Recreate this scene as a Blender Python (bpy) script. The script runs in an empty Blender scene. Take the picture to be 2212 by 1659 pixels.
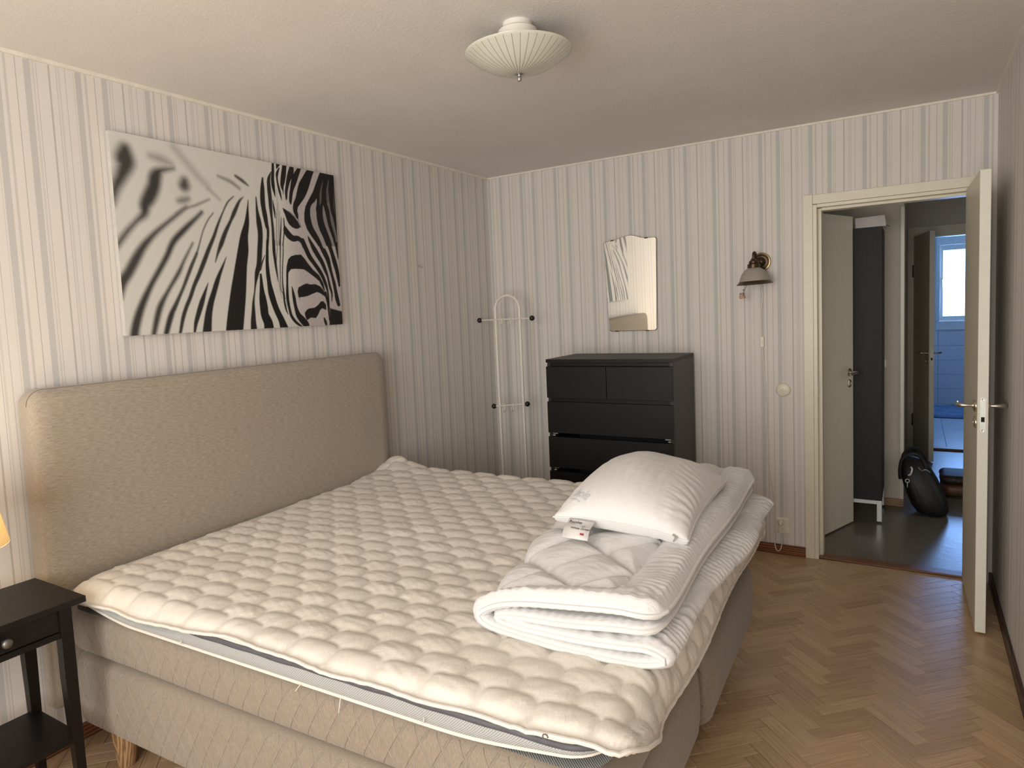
import bpy, math, random
import numpy as np
from mathutils import Matrix, Vector

random.seed(7)
rng = np.random.default_rng(7)
SC = bpy.context.scene
COL = SC.collection
PI = math.pi

# ---------------------------------------------------------------- camera
FPX, IMW, IMH = 1459.44, 2212.0, 1659.0
yaw, pitch, roll = -0.5635, -0.0793, -0.0454
fwd = Vector((math.sin(yaw)*math.cos(pitch), math.cos(yaw)*math.cos(pitch), math.sin(pitch)))
rgt = Vector((math.cos(yaw), -math.sin(yaw), 0))
upv = rgt.cross(fwd)
r2 = math.cos(roll)*rgt + math.sin(roll)*upv
u2 = -math.sin(roll)*rgt + math.cos(roll)*upv
cam_d = bpy.data.cameras.new('camera')
cam_d.sensor_fit = 'HORIZONTAL'; cam_d.sensor_width = 36.0
cam_d.lens = FPX/IMW*36.0
cam_d.shift_x = 50.65/IMW
cam_d.shift_y = -38.92/IMW
cam_d.clip_start = 0.05; cam_d.clip_end = 200
cam = bpy.data.objects.new('camera', cam_d); COL.objects.link(cam)
M = Matrix.Identity(4)
for i in range(3):
    M[i][0] = r2[i]; M[i][1] = u2[i]; M[i][2] = -fwd[i]
M[0][3], M[1][3], M[2][3] = 2.6612, -4.3052, 1.5419
cam.matrix_world = M
SC.camera = cam

# ---------------------------------------------------------------- world, lights, exposure
W = bpy.data.worlds.new('sky'); SC.world = W; W.use_nodes = True
bg = W.node_tree.nodes['Background']
bg.inputs[0].default_value = (0.30, 0.52, 1.0, 1)
bg.inputs[1].default_value = 6.0

def area_light(name, loc, rot, sx, sy, energy, color, spread=PI):
    d = bpy.data.lights.new(name, 'AREA'); d.shape = 'RECTANGLE'; d.size = sx; d.size_y = sy
    d.energy = energy; d.color = color; d.spread = spread
    o = bpy.data.objects.new(name, d); o.location = loc; o.rotation_euler = rot; COL.objects.link(o)
    return o
# daylight lamps: one added inside the bedroom curtain (behind the photographer), one outside the bathroom window
area_light('bedroom_daylight_lamp', (1.90, -6.03, 1.40), (PI/2+.06, 0, 0), 2.1, 2.1, 110, (1.0, 0.966, 0.92))
area_light('hall_fill_light', (3.70, 0.75, 1.15), (PI/2, 0, PI/2), 0.8, 1.9, 3.5, (1.0, 0.95, 0.86))  # added fill lamp that brightens the hall; no side room stands behind it
area_light('bathroom_window_daylight', (3.305, 7.00, 1.66), (-PI/2, 0, 0), 0.70, 1.0, 31, (0.22, 0.46, 1.0))

SC.view_settings.view_transform = 'Standard'
SC.view_settings.look = 'None'
SC.view_settings.gamma = 1.0
SC.view_settings.use_curve_mapping = False
SC.view_settings.exposure = 0.0
SC.cycles.use_denoising = True
SC.cycles.max_bounces = 8
SC.cycles.diffuse_bounces = 5
SC.cycles.glossy_bounces = 3
SC.cycles.use_adaptive_sampling = True
SC.cycles.adaptive_threshold = 0.06
SC.cycles.caustics_reflective = False
SC.cycles.caustics_refractive = False
SC.cycles.sample_clamp_indirect = 6.0

# ---------------------------------------------------------------- node helpers
class NT:
    def __init__(s, name):
        s.m = bpy.data.materials.new(name); s.m.use_nodes = True
        s.t = s.m.node_tree; s.n = s.t.nodes; s.l = s.t.links
        s.b = s.n['Principled BSDF']; s.out = s.n['Material Output']
    def new(s, typ, **kw):
        n = s.n.new(typ)
        for k, v in kw.items():
            setattr(n, k, v)
        return n
    def link(s, a, b): s.l.new(a, b)
    def set(s, **kw):
        for k, v in kw.items():
            s.b.inputs[k.replace('_', ' ')].default_value = v
    def coord(s, kind='Object'):
        return s.new('ShaderNodeTexCoord').outputs[kind]
    def mapping(s, vec, scale=(1,1,1), loc=(0,0,0), rot=(0,0,0)):
        n = s.new('ShaderNodeMapping'); s.link(vec, n.inputs['Vector'])
        n.inputs['Scale'].default_value = scale; n.inputs['Location'].default_value = loc; n.inputs['Rotation'].default_value = rot
        return n.outputs[0]
    def noise(s, vec, scale=5, detail=3, rough=0.5, dist=0.0):
        n = s.new('ShaderNodeTexNoise'); s.link(vec, n.inputs['Vector'])
        n.inputs['Scale'].default_value = scale; n.inputs['Detail'].default_value = detail
        n.inputs['Roughness'].default_value = rough; n.inputs['Distortion'].default_value = dist
        return n.outputs['Fac']
    def ramp(s, fac, stops, interp='LINEAR'):
        n = s.new('ShaderNodeValToRGB'); s.link(fac, n.inputs[0]); r = n.color_ramp; r.interpolation = interp
        while len(r.elements) > 1: r.elements.remove(r.elements[-1])
        r.elements[0].position = stops[0][0]; r.elements[0].color = (*stops[0][1], 1)
        for p, c in stops[1:]:
            e = r.elements.new(p); e.color = (*c, 1)
        return n.outputs[0]
    def math(s, op, a, b=None, c=None):
        n = s.new('ShaderNodeMath', operation=op)
        for i, v in enumerate((a, b, c)):
            if v is None: continue
            if isinstance(v, (int, float)): n.inputs[i].default_value = v
            else: s.link(v, n.inputs[i])
        return n.outputs[0]
    def mix(s, fac, a, b, blend='MIX'):
        n = s.new('ShaderNodeMix', data_type='RGBA', blend_type=blend)
        for i, v in ((0, fac), (6, a), (7, b)):
            if isinstance(v, (int, float)): n.inputs[i].default_value = v
            elif isinstance(v, tuple): n.inputs[i].default_value = (*v, 1) if len(v) == 3 else v
            else: s.link(v, n.inputs[i])
        return n.outputs[2]
    def bump(s, h, strength=0.3, dist=0.01, prev=None):
        n = s.new('ShaderNodeBump'); s.link(h, n.inputs['Height'])
        n.inputs['Strength'].default_value = strength; n.inputs['Distance'].default_value = dist
        if prev is not None: s.link(prev, n.inputs['Normal'])
        s.link(n.outputs[0], s.b.inputs['Normal']); return n.outputs[0]
    def color(s, sock): s.link(sock, s.b.inputs['Base Color'])
    def sep(s, vec):
        n = s.new('ShaderNodeSeparateXYZ'); s.link(vec, n.inputs[0]); return n.outputs

def plain(name, col, rough=0.5, metal=0.0, spec=0.5, var=0.06, vscale=30, bump=0.0, bscale=200, coat=0.0):
    m = NT(name); m.set(Roughness=rough, Metallic=metal, Specular_IOR_Level=spec, Coat_Weight=coat)
    v = m.coord('Object'); f = m.noise(v, vscale, 3)
    lo = tuple(c*(1-var) for c in col); hi = tuple(min(1, c*(1+var)) for c in col)
    m.color(m.ramp(f, [(0.3, lo), (0.7, hi)]))
    if bump: m.bump(m.noise(v, bscale, 2), bump, 0.002)
    return m.m

MAT = {}
# wallpaper: irregular vertical pinstripes, one repeat described as (start, end, tone)
def wallpaper(name, axis, sign, origin, period):
    m = NT(name); m.set(Roughness=0.62, Specular_IOR_Level=0.3)
    v = m.coord('Object'); c = m.sep(v)[axis]
    p = m.math('FRACT', m.math('MULTIPLY', m.math('SUBTRACT', c, origin), sign/period))
    base = (0.735, 0.705, 0.675); grey = (0.560, 0.553, 0.540); thin = (0.515, 0.490, 0.465); faint = (0.645, 0.622, 0.596); pale = (0.748, 0.711, 0.669)
    P = 0.2729
    bands = [(0, .0215, grey), (.027, .0345, faint), (.0395, .0420, thin), (.081, .0865, thin), (.107, .1095, thin), (.1135, .121, faint),
             (.138, .1405, thin), (.167, .1695, faint), (.1745, .1965, grey), (.2085, .2165, (.60, .575, .55)), (.245, .2475, thin)]
    st = []; bases = [base, pale]
    for i, (a, b, t) in enumerate(bands):
        st.append((a/P, t)); st.append((b/P, bases[i % 2] if i in (0, 7, 8, 9) else base))
    col = m.ramp(p, st, 'CONSTANT')
    n = m.noise(v, 6, 3)
    m.color(m.mix(0.06, col, m.ramp(n, [(.3, (.6, .56, .5)), (.7, (1, .98, .95))]), 'MULTIPLY'))
    m.bump(m.noise(v, 260, 2), 0.12, 0.002)
    return m.m
MAT['paper_left'] = wallpaper('wallpaper_left', 1, 1.0, -3.073, 0.2729)
MAT['paper_back'] = wallpaper('wallpaper_back', 0, 1.0, 0.101, 0.2683)
MAT['paper_right'] = wallpaper('wallpaper_right', 1, -1.0, 0.02, 0.27)

def ceiling_mat():
    m = NT('ceiling_plaster'); m.set(Roughness=0.85, Specular_IOR_Level=0.2)
    v = m.coord('Object')
    m.color(m.ramp(m.noise(v, 3, 3), [(.3, (.74, .715, .685)), (.7, (.78, .755, .725))]))
    m.bump(m.noise(v, 95, 4, .6), 0.35, 0.004)
    return m.m
MAT['ceiling'] = ceiling_mat()

def floor_wood():
    m = NT('oak_herringbone'); m.set(Roughness=0.34, Specular_IOR_Level=0.45, Coat_Weight=0.25, Coat_Roughness=0.22)
    uv = m.new('ShaderNodeUVMap').outputs[0]
    oi = m.new('ShaderNodeObjectInfo').outputs['Random']
    isl = m.new('ShaderNodeNewGeometry').outputs['Random Per Island']
    r = m.math('FRACT', m.math('ADD', m.math('MULTIPLY', oi, 7.31), m.math('MULTIPLY', isl, 5.77)))
    off = m.new('ShaderNodeCombineXYZ'); m.link(m.math('MULTIPLY', r, 53.0), off.inputs[0]); m.link(m.math('MULTIPLY', r, 31.0), off.inputs[1])
    add = m.new('ShaderNodeVectorMath', operation='ADD'); m.link(uv, add.inputs[0]); m.link(off.outputs[0], add.inputs[1])
    v = add.outputs[0]
    g1 = m.noise(m.mapping(v, (2.2, 60, 1)), 2.2, 5, .6, .6)
    g2 = m.noise(m.mapping(v, (7, 300, 1)), 1.6, 3, .6)
    wv = m.new('ShaderNodeTexWave'); wv.wave_type = 'BANDS'; wv.bands_direction = 'Y'
    m.link(m.mapping(v, (2.0, 22, 1)), wv.inputs[0]); wv.inputs['Scale'].default_value = 1.6; wv.inputs['Distortion'].default_value = 7.0
    wv.inputs['Detail'].default_value = 2; wv.inputs['Detail Scale'].default_value = 0.7
    base = m.ramp(r, [(0, (.50, .340, .200)), (.3, (.57, .394, .234)), (.6, (.65, .458, .280)), (.85, (.61, .436, .270)), (1, (.53, .364, .217))])
    a = m.mix(0.75, base, m.ramp(g1, [(.28, (.62, .58, .54)), (.6, (1, 1, 1)), (.8, (1.22, 1.2, 1.15))]), 'MULTIPLY')
    a = m.mix(0.45, a, m.ramp(wv.outputs['Fac'], [(0, (.72, .68, .64)), (.5, (1.05, 1.05, 1.05)), (1, (.95, .95, .95))]), 'MULTIPLY')
    a = m.mix(0.5, a, m.ramp(g2, [(.3, (.75, .72, .7)), (.55, (1.05, 1.05, 1.05))]), 'MULTIPLY')
    m.color(a)
    m.bump(g2, 0.10, 0.002)
    return m.m
MAT['plank'] = floor_wood()

def grain_wood(name, dark, light, axis=0, rough=0.4, scale=1.0):
    m = NT(name); m.set(Roughness=rough, Specular_IOR_Level=0.4)
    v = m.coord('Object'); sc = [14*scale]*3; sc[axis] = 1.6*scale
    mv = m.mapping(v, tuple(sc))
    wv = m.new('ShaderNodeTexWave'); wv.wave_type = 'RINGS'; wv.rings_direction = 'XYZ'[axis]
    m.link(m.mapping(v, tuple(x*1.1 for x in sc), (0.13, .21, .37)), wv.inputs[0]); wv.inputs['Scale'].default_value = 1.5
    wv.inputs['Distortion'].default_value = 11.0; wv.inputs['Detail'].default_value = 2; wv.inputs['Detail Scale'].default_value = .8
    c = m.ramp(wv.outputs['Fac'], [(0.05, dark), (.35, tuple(.5*(a+b) for a, b in zip(dark, light))), (.7, light), (1, light)])
    m.color(m.mix(0.4, c, m.ramp(m.noise(mv, 6, 4), [(.3, (.7, .7, .7)), (.7, (1.1, 1.1, 1.1))]), 'MULTIPLY'))
    return m.m
MAT['base_x'] = grain_wood('stained_pine_x', (.075, .024, .010), (.30, .115, .048), 0)
MAT['base_y'] = grain_wood('stained_pine_y', (.070, .026, .012), (.24, .095, .042), 1)
MAT['base_y_dark'] = grain_wood('dark_stained_board', (.035, .018, .012), (.085, .045, .028), 1)
MAT['threshold'] = grain_wood('threshold_wood', (.12, .048, .022), (.24, .11, .055), 0, .35)
MAT['leg_wood'] = grain_wood('pale_pine_leg', (.26, .15, .07), (.55, .36, .19), 2, .45, 1.6)
MAT['hall_base'] = grain_wood('hall_board_pine', (.26, .15, .08), (.42, .27, .15), 0, .45)

MAT['trim'] = plain('white_trim_paint', (.80, .76, .68), .45)
MAT['cream'] = plain('cream_door_paint', (.74, .70, .575), .38, var=.02, bump=.05, bscale=60)
MAT['door_edge'] = plain('pale_door_edge', (.78, .77, .68), .4, var=.02)  # slightly paler and less yellow than the leaf colour
MAT['bright_white'] = plain('bright_white_plastic', (.86, .86, .84), .35, var=.01)
MAT['hall_wall'] = plain('hall_wall_paint', (.62, .58, .50), .7, var=.02, bump=.1)
MAT['hall_ceiling'] = plain('hall_ceiling_paint', (.7, .68, .63), .8)
MAT['nickel'] = plain('brushed_nickel', (.62, .57, .50), .28, 1.0, var=.04)
MAT['steel'] = plain('zinc_plate', (.60, .61, .58), .42, .75, var=.05)
MAT['steel_leg'] = plain('satin_steel', (.44, .445, .45), .36, .9, var=.04)
MAT['black_gap'] = plain('dark_recess', (.006, .006, .006), .8)
MAT['black'] = plain('black_plastic', (.012, .012, .013), .35)
MAT['white_plastic'] = plain('ivory_plastic', (.76, .72, .60), .35, var=.02)
MAT['cord'] = plain('ivory_cable', (.74, .70, .61), .45, var=.02)
MAT['white_metal'] = plain('white_enamel', (.80, .77, .70), .32, var=.02)
MAT['bronze'] = plain('antique_bronze', (.085, .058, .036), .36, .85, var=.25, vscale=60)
MAT['brass_edge'] = plain('worn_brass', (.42, .33, .19), .26, 1.0, var=.15)

def dark_veneer(name, col, axis=0, rough=.42, spec=.45):
    m = NT(name); m.set(Roughness=rough, Specular_IOR_Level=spec)
    v = m.coord('Object'); sc = [120.0]*3; sc[axis] = 3.0
    n = m.noise(m.mapping(v, tuple(sc)), 1.0, 4, .65)
    m.color(m.ramp(n, [(.3, tuple(c*.7 for c in col)), (.7, tuple(c*1.35 for c in col))]))
    m.bump(n, .12, .001)
    return m.m
MAT['black_brown'] = dark_veneer('black_brown_veneer', (.0085, .0066, .0062), 0, .45, .30)
MAT['black_brown_sheen'] = dark_veneer('black_brown_veneer_upright_sheen', (.020, .0175, .0165), 2)  # side panels: veneer colour lightened to carry the glancing light on them
MAT['ns_black'] = dark_veneer('black_brown_stain', (.0060, .0046, .0042), 1, .40, .30)
MAT['hall_black'] = dark_veneer('charcoal_laminate', (.0125, .0108, .0112), 2, .6)

def heather(name, a, b, axis, bump=.35, k=1.0):
    m = NT(name); m.set(Roughness=.95, Specular_IOR_Level=.12, Sheen_Weight=.25, Sheen_Roughness=.5)
    v = m.coord('Object'); s = [260.0*k]*3; s[axis] = 42.0*k
    n = m.noise(m.mapping(v, tuple(s)), 1.0, 3, .6)
    n2 = m.noise(v, 9, 3)
    c = m.ramp(n, [(.30, a), (.70, b)])
    m.color(m.mix(.05, c, m.ramp(n2, [(.3, (.82, .82, .82)), (.7, (1.12, 1.12, 1.12))]), 'MULTIPLY'))
    m.bump(n, bump, .002)
    return m
MAT['headboard'] = heather('taupe_woven_fabric', (.300, .254, .200), (.430, .374, .308), 1, .22).m

def box_fabric():
    m = heather('taupe_plush_fabric', (.208, .173, .136), (.305, .261, .210), 2, .22, 1.7)
    v = m.coord('Object'); x, y, z = m.sep(v)
    nor = m.new('ShaderNodeNewGeometry').outputs['Normal']; ny = m.sep(nor)[1]
    mask = m.math('GREATER_THAN', m.math('ABSOLUTE', ny), .75)
    lines = None
    for s in (1, -1):
        f = m.math('FRACT', m.math('MULTIPLY', m.math('ADD', x, m.math('MULTIPLY', z, .60*s)), 1/.064))
        d = m.math('ABSOLUTE', m.math('SUBTRACT', f, .5))
        g = m.math('SMOOTH_MIN', m.math('MULTIPLY', m.math('SUBTRACT', .5, d), 15.0), 1.0, .3)
        lines = g if lines is None else m.math('MINIMUM', lines, g)
    h = m.math('MULTIPLY', lines, mask)
    thread = m.math('MULTIPLY', m.math('LESS_THAN', lines, .35), mask)
    old = m.b.inputs['Base Color'].links[0].from_socket
    m.color(m.mix(m.math('MULTIPLY', thread, .55), old, (.40, .345, .28)))
    prev = m.b.inputs['Normal'].links[0].from_socket
    m.bump(h, .75, .006, prev)
    return m.m
MAT['box_fabric'] = box_fabric()

def cotton(name, col, wr=.5, wscale=(40, 14, 14), rough=.8):
    m = NT(name); m.set(Roughness=rough, Specular_IOR_Level=.22, Sheen_Weight=.12)
    v = m.coord('Object')
    m.color(m.ramp(m.noise(v, 4, 2), [(.3, tuple(c*.97 for c in col)), (.7, col)]))
    w = m.noise(m.mapping(v, wscale), 1.0, 5, .55, 1.2)
    b = m.bump(w, wr, .012)
    m.bump(m.noise(v, 700, 2), .08, .001, b)
    m.set(Subsurface_Weight=0.0)
    return m.m
MAT['pad'] = cotton('cream_quilted_cotton', (.705, .660, .600), .26, (60, 26, 26))
MAT['pad_hem'] = plain('cream_cotton_binding', (.725, .680, .615), .85, var=.03, bump=.3, bscale=400)
MAT['duvet'] = cotton('white_quilt_cotton', (.745, .745, .742), .22, (22, 60, 40))
MAT['duvet_hem'] = plain('white_cotton_binding', (.745, .738, .722), .85, var=.03, bump=.3, bscale=400)
MAT['pillow'] = cotton('white_pillow_cotton', (.775, .775, .770), .16, (26, 16, 20))

# ---------------------------------------------------------------- geometry helpers
def link_mesh(name, verts, faces, mat, parent=None, smooth=False, uvs=None, angle=None):
    me = bpy.data.meshes.new(name)
    me.from_pydata([tuple(v) for v in verts], [], [tuple(f) for f in faces])
    mats = mat if isinstance(mat, (list, tuple)) else [mat]
    for mm in mats: me.materials.append(MAT[mm] if isinstance(mm, str) else mm)
    if smooth:
        me.polygons.foreach_set('use_smooth', [True]*len(me.polygons))
        if angle is not None: me.set_sharp_from_angle(angle=math.radians(angle))
    me.update()
    o = bpy.data.objects.new(name, me); COL.objects.link(o)
    if parent is not None: o.parent = parent
    return o

class MB:
    """collects shapes for one part; points are given in the space of the thing that owns the part"""
    def __init__(s, off=(0, 0, 0)): s.v = []; s.f = []; s.off = off; s.mi = []; s.cur = 0
    def _add(s, vs, fs):
        b = len(s.v); s.v += [(p[0]-s.off[0], p[1]-s.off[1], p[2]-s.off[2]) for p in vs]
        s.f += [tuple(b+i for i in f) for f in fs]; s.mi += [s.cur]*len(fs)
        return s
    def box(s, x0, x1, y0, y1, z0, z1, ch=0.0, tf=None):
        if ch <= 0:
            vs = [(x, y, z) for z in (z0, z1) for y in (y0, y1) for x in (x0, x1)]
            fs = [(0, 2, 3, 1), (4, 5, 7, 6), (0, 1, 5, 4), (2, 6, 7, 3), (0, 4, 6, 2), (1, 3, 7, 5)]
        else:
            vs = []; idx = {}
            for cx in (0, 1):
                for cy in (0, 1):
                    for cz in (0, 1):
                        X = (x0, x1)[cx]; Y = (y0, y1)[cy]; Z = (z0, z1)[cz]
                        sx = (1, -1)[cx]; sy = (1, -1)[cy]; sz = (1, -1)[cz]
                        idx[cx, cy, cz, 0] = len(vs); vs.append((X, Y+sy*ch, Z+sz*ch))
                        idx[cx, cy, cz, 1] = len(vs); vs.append((X+sx*ch, Y, Z+sz*ch))
                        idx[cx, cy, cz, 2] = len(vs); vs.append((X+sx*ch, Y+sy*ch, Z))
            I = idx; fs = []
            for c in (0, 1):
                q = [(c, 0, 0, 0), (c, 1, 0, 0), (c, 1, 1, 0), (c, 0, 1, 0)]; fs.append([I[k] for k in (q if c else q[::-1])])
                q = [(0, c, 0, 1), (1, c, 0, 1), (1, c, 1, 1), (0, c, 1, 1)]; fs.append([I[k] for k in (q[::-1] if c else q)])
                q = [(0, 0, c, 2), (1, 0, c, 2), (1, 1, c, 2), (0, 1, c, 2)]; fs.append([I[k] for k in (q if c else q[::-1])])
            for a in (0, 1):
                for b in (0, 1):
                    fs.append([I[0, a, b, 1], I[1, a, b, 1], I[1, a, b, 2], I[0, a, b, 2]] if (a == b) == False else [I[0, a, b, 2], I[1, a, b, 2], I[1, a, b, 1], I[0, a, b, 1]])
                    fs.append([I[a, 0, b, 0], I[a, 1, b, 0], I[a, 1, b, 2], I[a, 0, b, 2]] if (a == b) else [I[a, 0, b, 2], I[a, 1, b, 2], I[a, 1, b, 0], I[a, 0, b, 0]])
                    fs.append([I[a, b, 0, 0], I[a, b, 1, 0], I[a, b, 1, 1], I[a, b, 0, 1]] if (a != b) else [I[a, b, 0, 1], I[a, b, 1, 1], I[a, b, 1, 0], I[a, b, 0, 0]])
                    for c in (0, 1):
                        t = [I[a, b, c, 0], I[a, b, c, 1], I[a, b, c, 2]]
                        fs.append(t if (a+b+c) % 2 else t[::-1])
        if tf: vs = [tf(p) for p in vs]
        return s._add(vs, fs)
    def tube(s, pts, r, seg=10, closed=False, cap=True):
        P = [Vector(p) for p in pts]; n = len(P)
        R = r if isinstance(r, (list, tuple)) else [r]*n
        vs = []; T = []
        for i in range(n):
            a = P[(i-1) % n] if closed or i > 0 else P[i]
            b = P[(i+1) % n] if closed or i < n-1 else P[i]
            t = (b-a); T.append(t.normalized() if t.length > 1e-9 else Vector((0, 0, 1)))
        ref = Vector((0, 0, 1)) if abs(T[0].z) < .9 else Vector((1, 0, 0))
        nrm = (ref - T[0]*ref.dot(T[0])).normalized()
        for i in range(n):
            nrm = (nrm - T[i]*nrm.dot(T[i]))
            nrm = nrm.normalized() if nrm.length > 1e-9 else T[i].orthogonal().normalized()
            bn = T[i].cross(nrm)
            for k in range(seg):
                a = 2*PI*k/seg
                vs.append(P[i] + (nrm*math.cos(a) + bn*math.sin(a))*R[i])
        fs = []
        for i in range(n if closed else n-1):
            j = (i+1) % n
            for k in range(seg):
                k2 = (k+1) % seg
                fs.append((i*seg+k, i*seg+k2, j*seg+k2, j*seg+k))
        if cap and not closed:
            fs.append(tuple(range(seg))[::-1]); fs.append(tuple((n-1)*seg+k for k in range(seg)))
        return s._add(vs, fs)
    def lathe(s, prof, c=(0, 0, 0), axis='z', seg=32, frame=None):
        """prof: (radius, height) pairs turned about an axis through c"""
        vs = []; fs = []
        if frame: U, V_, A = [Vector(q) for q in frame]
        else:
            U, V_, A = {'z': ((1, 0, 0), (0, 1, 0), (0, 0, 1)), 'y': ((0, 0, 1), (1, 0, 0), (0, 1, 0)), 'x': ((0, 1, 0), (0, 0, 1), (1, 0, 0))}[axis]
            U, V_, A = Vector(U), Vector(V_), Vector(A)
        c = Vector(c)
        for r, h in prof:
            for k in range(seg):
                a = 2*PI*k/seg
                vs.append(c + A*h + (U*math.cos(a) + V_*math.sin(a))*max(r, 1e-5))
        for i in range(len(prof)-1):
            for k in range(seg):
                k2 = (k+1) % seg
                fs.append((i*seg+k, i*seg+k2, (i+1)*seg+k2, (i+1)*seg+k))
        if prof[0][0] > 1e-4: fs.append(tuple(range(seg))[::-1])
        if prof[-1][0] > 1e-4: fs.append(tuple((len(prof)-1)*seg+k for k in range(seg)))
        return s._add(vs, fs)
    def ball(s, c, r, seg=16, rings=10, sc=(1, 1, 1)):
        pr = [(r*math.sin(PI*i/rings), -r*math.cos(PI*i/rings)) for i in range(rings+1)]
        vs0 = len(s.v); s.lathe(pr, (0, 0, 0), 'z', seg)
        for i in range(vs0, len(s.v)):
            p = s.v[i]; p = (p[0]+s.off[0], p[1]+s.off[1], p[2]+s.off[2])
            s.v[i] = (p[0]*sc[0]+c[0]-s.off[0], p[1]*sc[1]+c[1]-s.off[1], p[2]*sc[2]+c[2]-s.off[2])
        return s
    def prism(s, outline, a0, a1, plane='xz'):
        n = len(outline); vs = []
        for a in (a0, a1):
            for p, q in outline:
                vs.append({'xz': (p, a, q), 'xy': (p, q, a), 'yz': (a, p, q)}[plane])
        fs = [tuple(range(n)), tuple(range(2*n-1, n-1, -1))]
        for i in range(n):
            j = (i+1) % n; fs.append((j, i, n+i, n+j))
        return s._add(vs, fs)
    def build(s, name, mat, parent=None, smooth=False, angle=40):
        o = link_mesh(name, s.v, s.f, mat, parent, smooth, angle=angle)
        if isinstance(mat, (list, tuple)): o.data.polygons.foreach_set('material_index', s.mi)
        bmfix(o.data)
        return o

import bmesh
def bmfix(me):
    bm = bmesh.new(); bm.from_mesh(me); bmesh.ops.recalc_face_normals(bm, faces=bm.faces); bm.to_mesh(me); bm.free()

def tag(o, label=None, cat=None, group=None, kind=None):
    if label: o['label'] = label
    if cat: o['category'] = cat
    if group: o['group'] = group
    if kind: o['kind'] = kind
    return o
def thing(name, label, cat, loc=(0, 0, 0), rotz=0.0, group=None, kind=None):
    o = bpy.data.objects.new(name, None); o.empty_display_size = .05; COL.objects.link(o)
    o.location = loc; o.rotation_euler = (0, 0, rotz)
    return tag(o, label, cat, group, kind)
def struct(o, label=None): return tag(o, label, kind='structure')

def grid_obj(name, X, Y, Z, mat, parent, off=(0, 0, 0), wrap_u=False, smooth=True):
    """one mesh from 2-d arrays of points"""
    nu, nv = X.shape
    V = np.stack([X-off[0], Y-off[1], Z-off[2]], -1).reshape(-1, 3)
    iu = np.arange(nu if wrap_u else nu-1); iv = np.arange(nv-1)
    A, B = np.meshgrid(iu, iv, indexing='ij'); A2 = (A+1) % nu
    F = np.stack([A*nv+B, A2*nv+B, A2*nv+B+1, A*nv+B+1], -1).reshape(-1, 4)
    return np_obj(name, V, F, mat, parent, smooth)
def np_obj(name, V, F, mat, parent, smooth=True):
    me = bpy.data.meshes.new(name)
    me.vertices.add(len(V)); me.vertices.foreach_set('co', np.ascontiguousarray(V, dtype=np.float32).ravel())
    k = F.shape[1]
    me.loops.add(len(F)*k); me.loops.foreach_set('vertex_index', np.ascontiguousarray(F, dtype=np.int32).ravel())
    me.polygons.add(len(F)); me.polygons.foreach_set('loop_start', np.arange(0, len(F)*k, k, dtype=np.int32))
    me.polygons.foreach_set('use_smooth', np.full(len(F), smooth))
    me.materials.append(MAT[mat] if isinstance(mat, str) else mat)
    me.update(calc_edges=True); me.validate()
    o = bpy.data.objects.new(name, me); COL.objects.link(o)
    if parent is not None: o.parent = parent
    return o
def wob(x, y, k, seed, n=6):
    """smooth pseudo-random field in -1..1 with typical wavenumber k (1/m)"""
    r = np.random.default_rng(seed); out = 0
    for i in range(n):
        a = r.uniform(0, 2*PI); kk = k*r.uniform(.6, 1.5); ph = r.uniform(0, 2*PI)
        out = out + np.sin(2*PI*kk*(x*math.cos(a)+y*math.sin(a))+ph)
    return out/math.sqrt(n)
def smooth01(t): t = np.clip(t, 0, 1); return t*t*(3-2*t)
def catmull(pts, n):
    P = np.array(pts, float); m = len(P); out = []
    seg = np.linspace(0, m-1, n)
    for t in seg:
        i = min(int(t), m-2); f = t-i
        p0 = P[max(i-1, 0)]; p1 = P[i]; p2 = P[i+1]; p3 = P[min(i+2, m-1)]
        out.append(.5*((2*p1)+(-p0+p2)*f+(2*p0-5*p1+4*p2-p3)*f*f+(-p0+3*p1-3*p2+p3)*f**3))
    return np.array(out)

# ---------------------------------------------------------------- bedroom shell
RW, RH, YF = 3.014, 2.522, -6.20         # room width, height, plane of the window wall
DX0, DX1, DZ = 2.172, 2.930, 2.075       # rough doorway in the back wall
T = 0.10                                 # wall thickness

b = MB(); b.box(-T, 0, YF-T, T, 0, RH); struct(b.build('wall_left', 'paper_left'), 'striped beige wallpaper wall behind the headboard')
b = MB()
b.box(0, DX0, 0, T, 0, RH); b.box(DX1, RW+T, 0, T, 0, RH); b.box(DX0, DX1, 0, T, DZ, RH)
struct(b.build('wall_back', 'paper_back'), 'striped beige wallpaper wall with the open doorway')
b = MB(); b.box(RW, RW+T, YF-T, 0, 0, RH); struct(b.build('wall_right', 'paper_right'), 'striped wallpaper wall beside the open door')
# window wall behind the photographer
WX0, WX1, WZ0, WZ1 = 0.45, 2.25, 0.75, 2.15
b = MB()
b.box(0, WX0, YF-T, YF, 0, RH); b.box(WX1, RW, YF-T, YF, 0, RH); b.box(WX0, WX1, YF-T, YF, 0, WZ0); b.box(WX0, WX1, YF-T, YF, WZ1, RH)
struct(b.build('wall_front', 'paper_back'), 'wallpapered window wall facing the bed foot')
b = MB(); b.box(-T, RW+T, YF-T, T, RH, RH+.08); struct(b.build('ceiling', 'ceiling'), 'textured off-white plaster ceiling')

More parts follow.
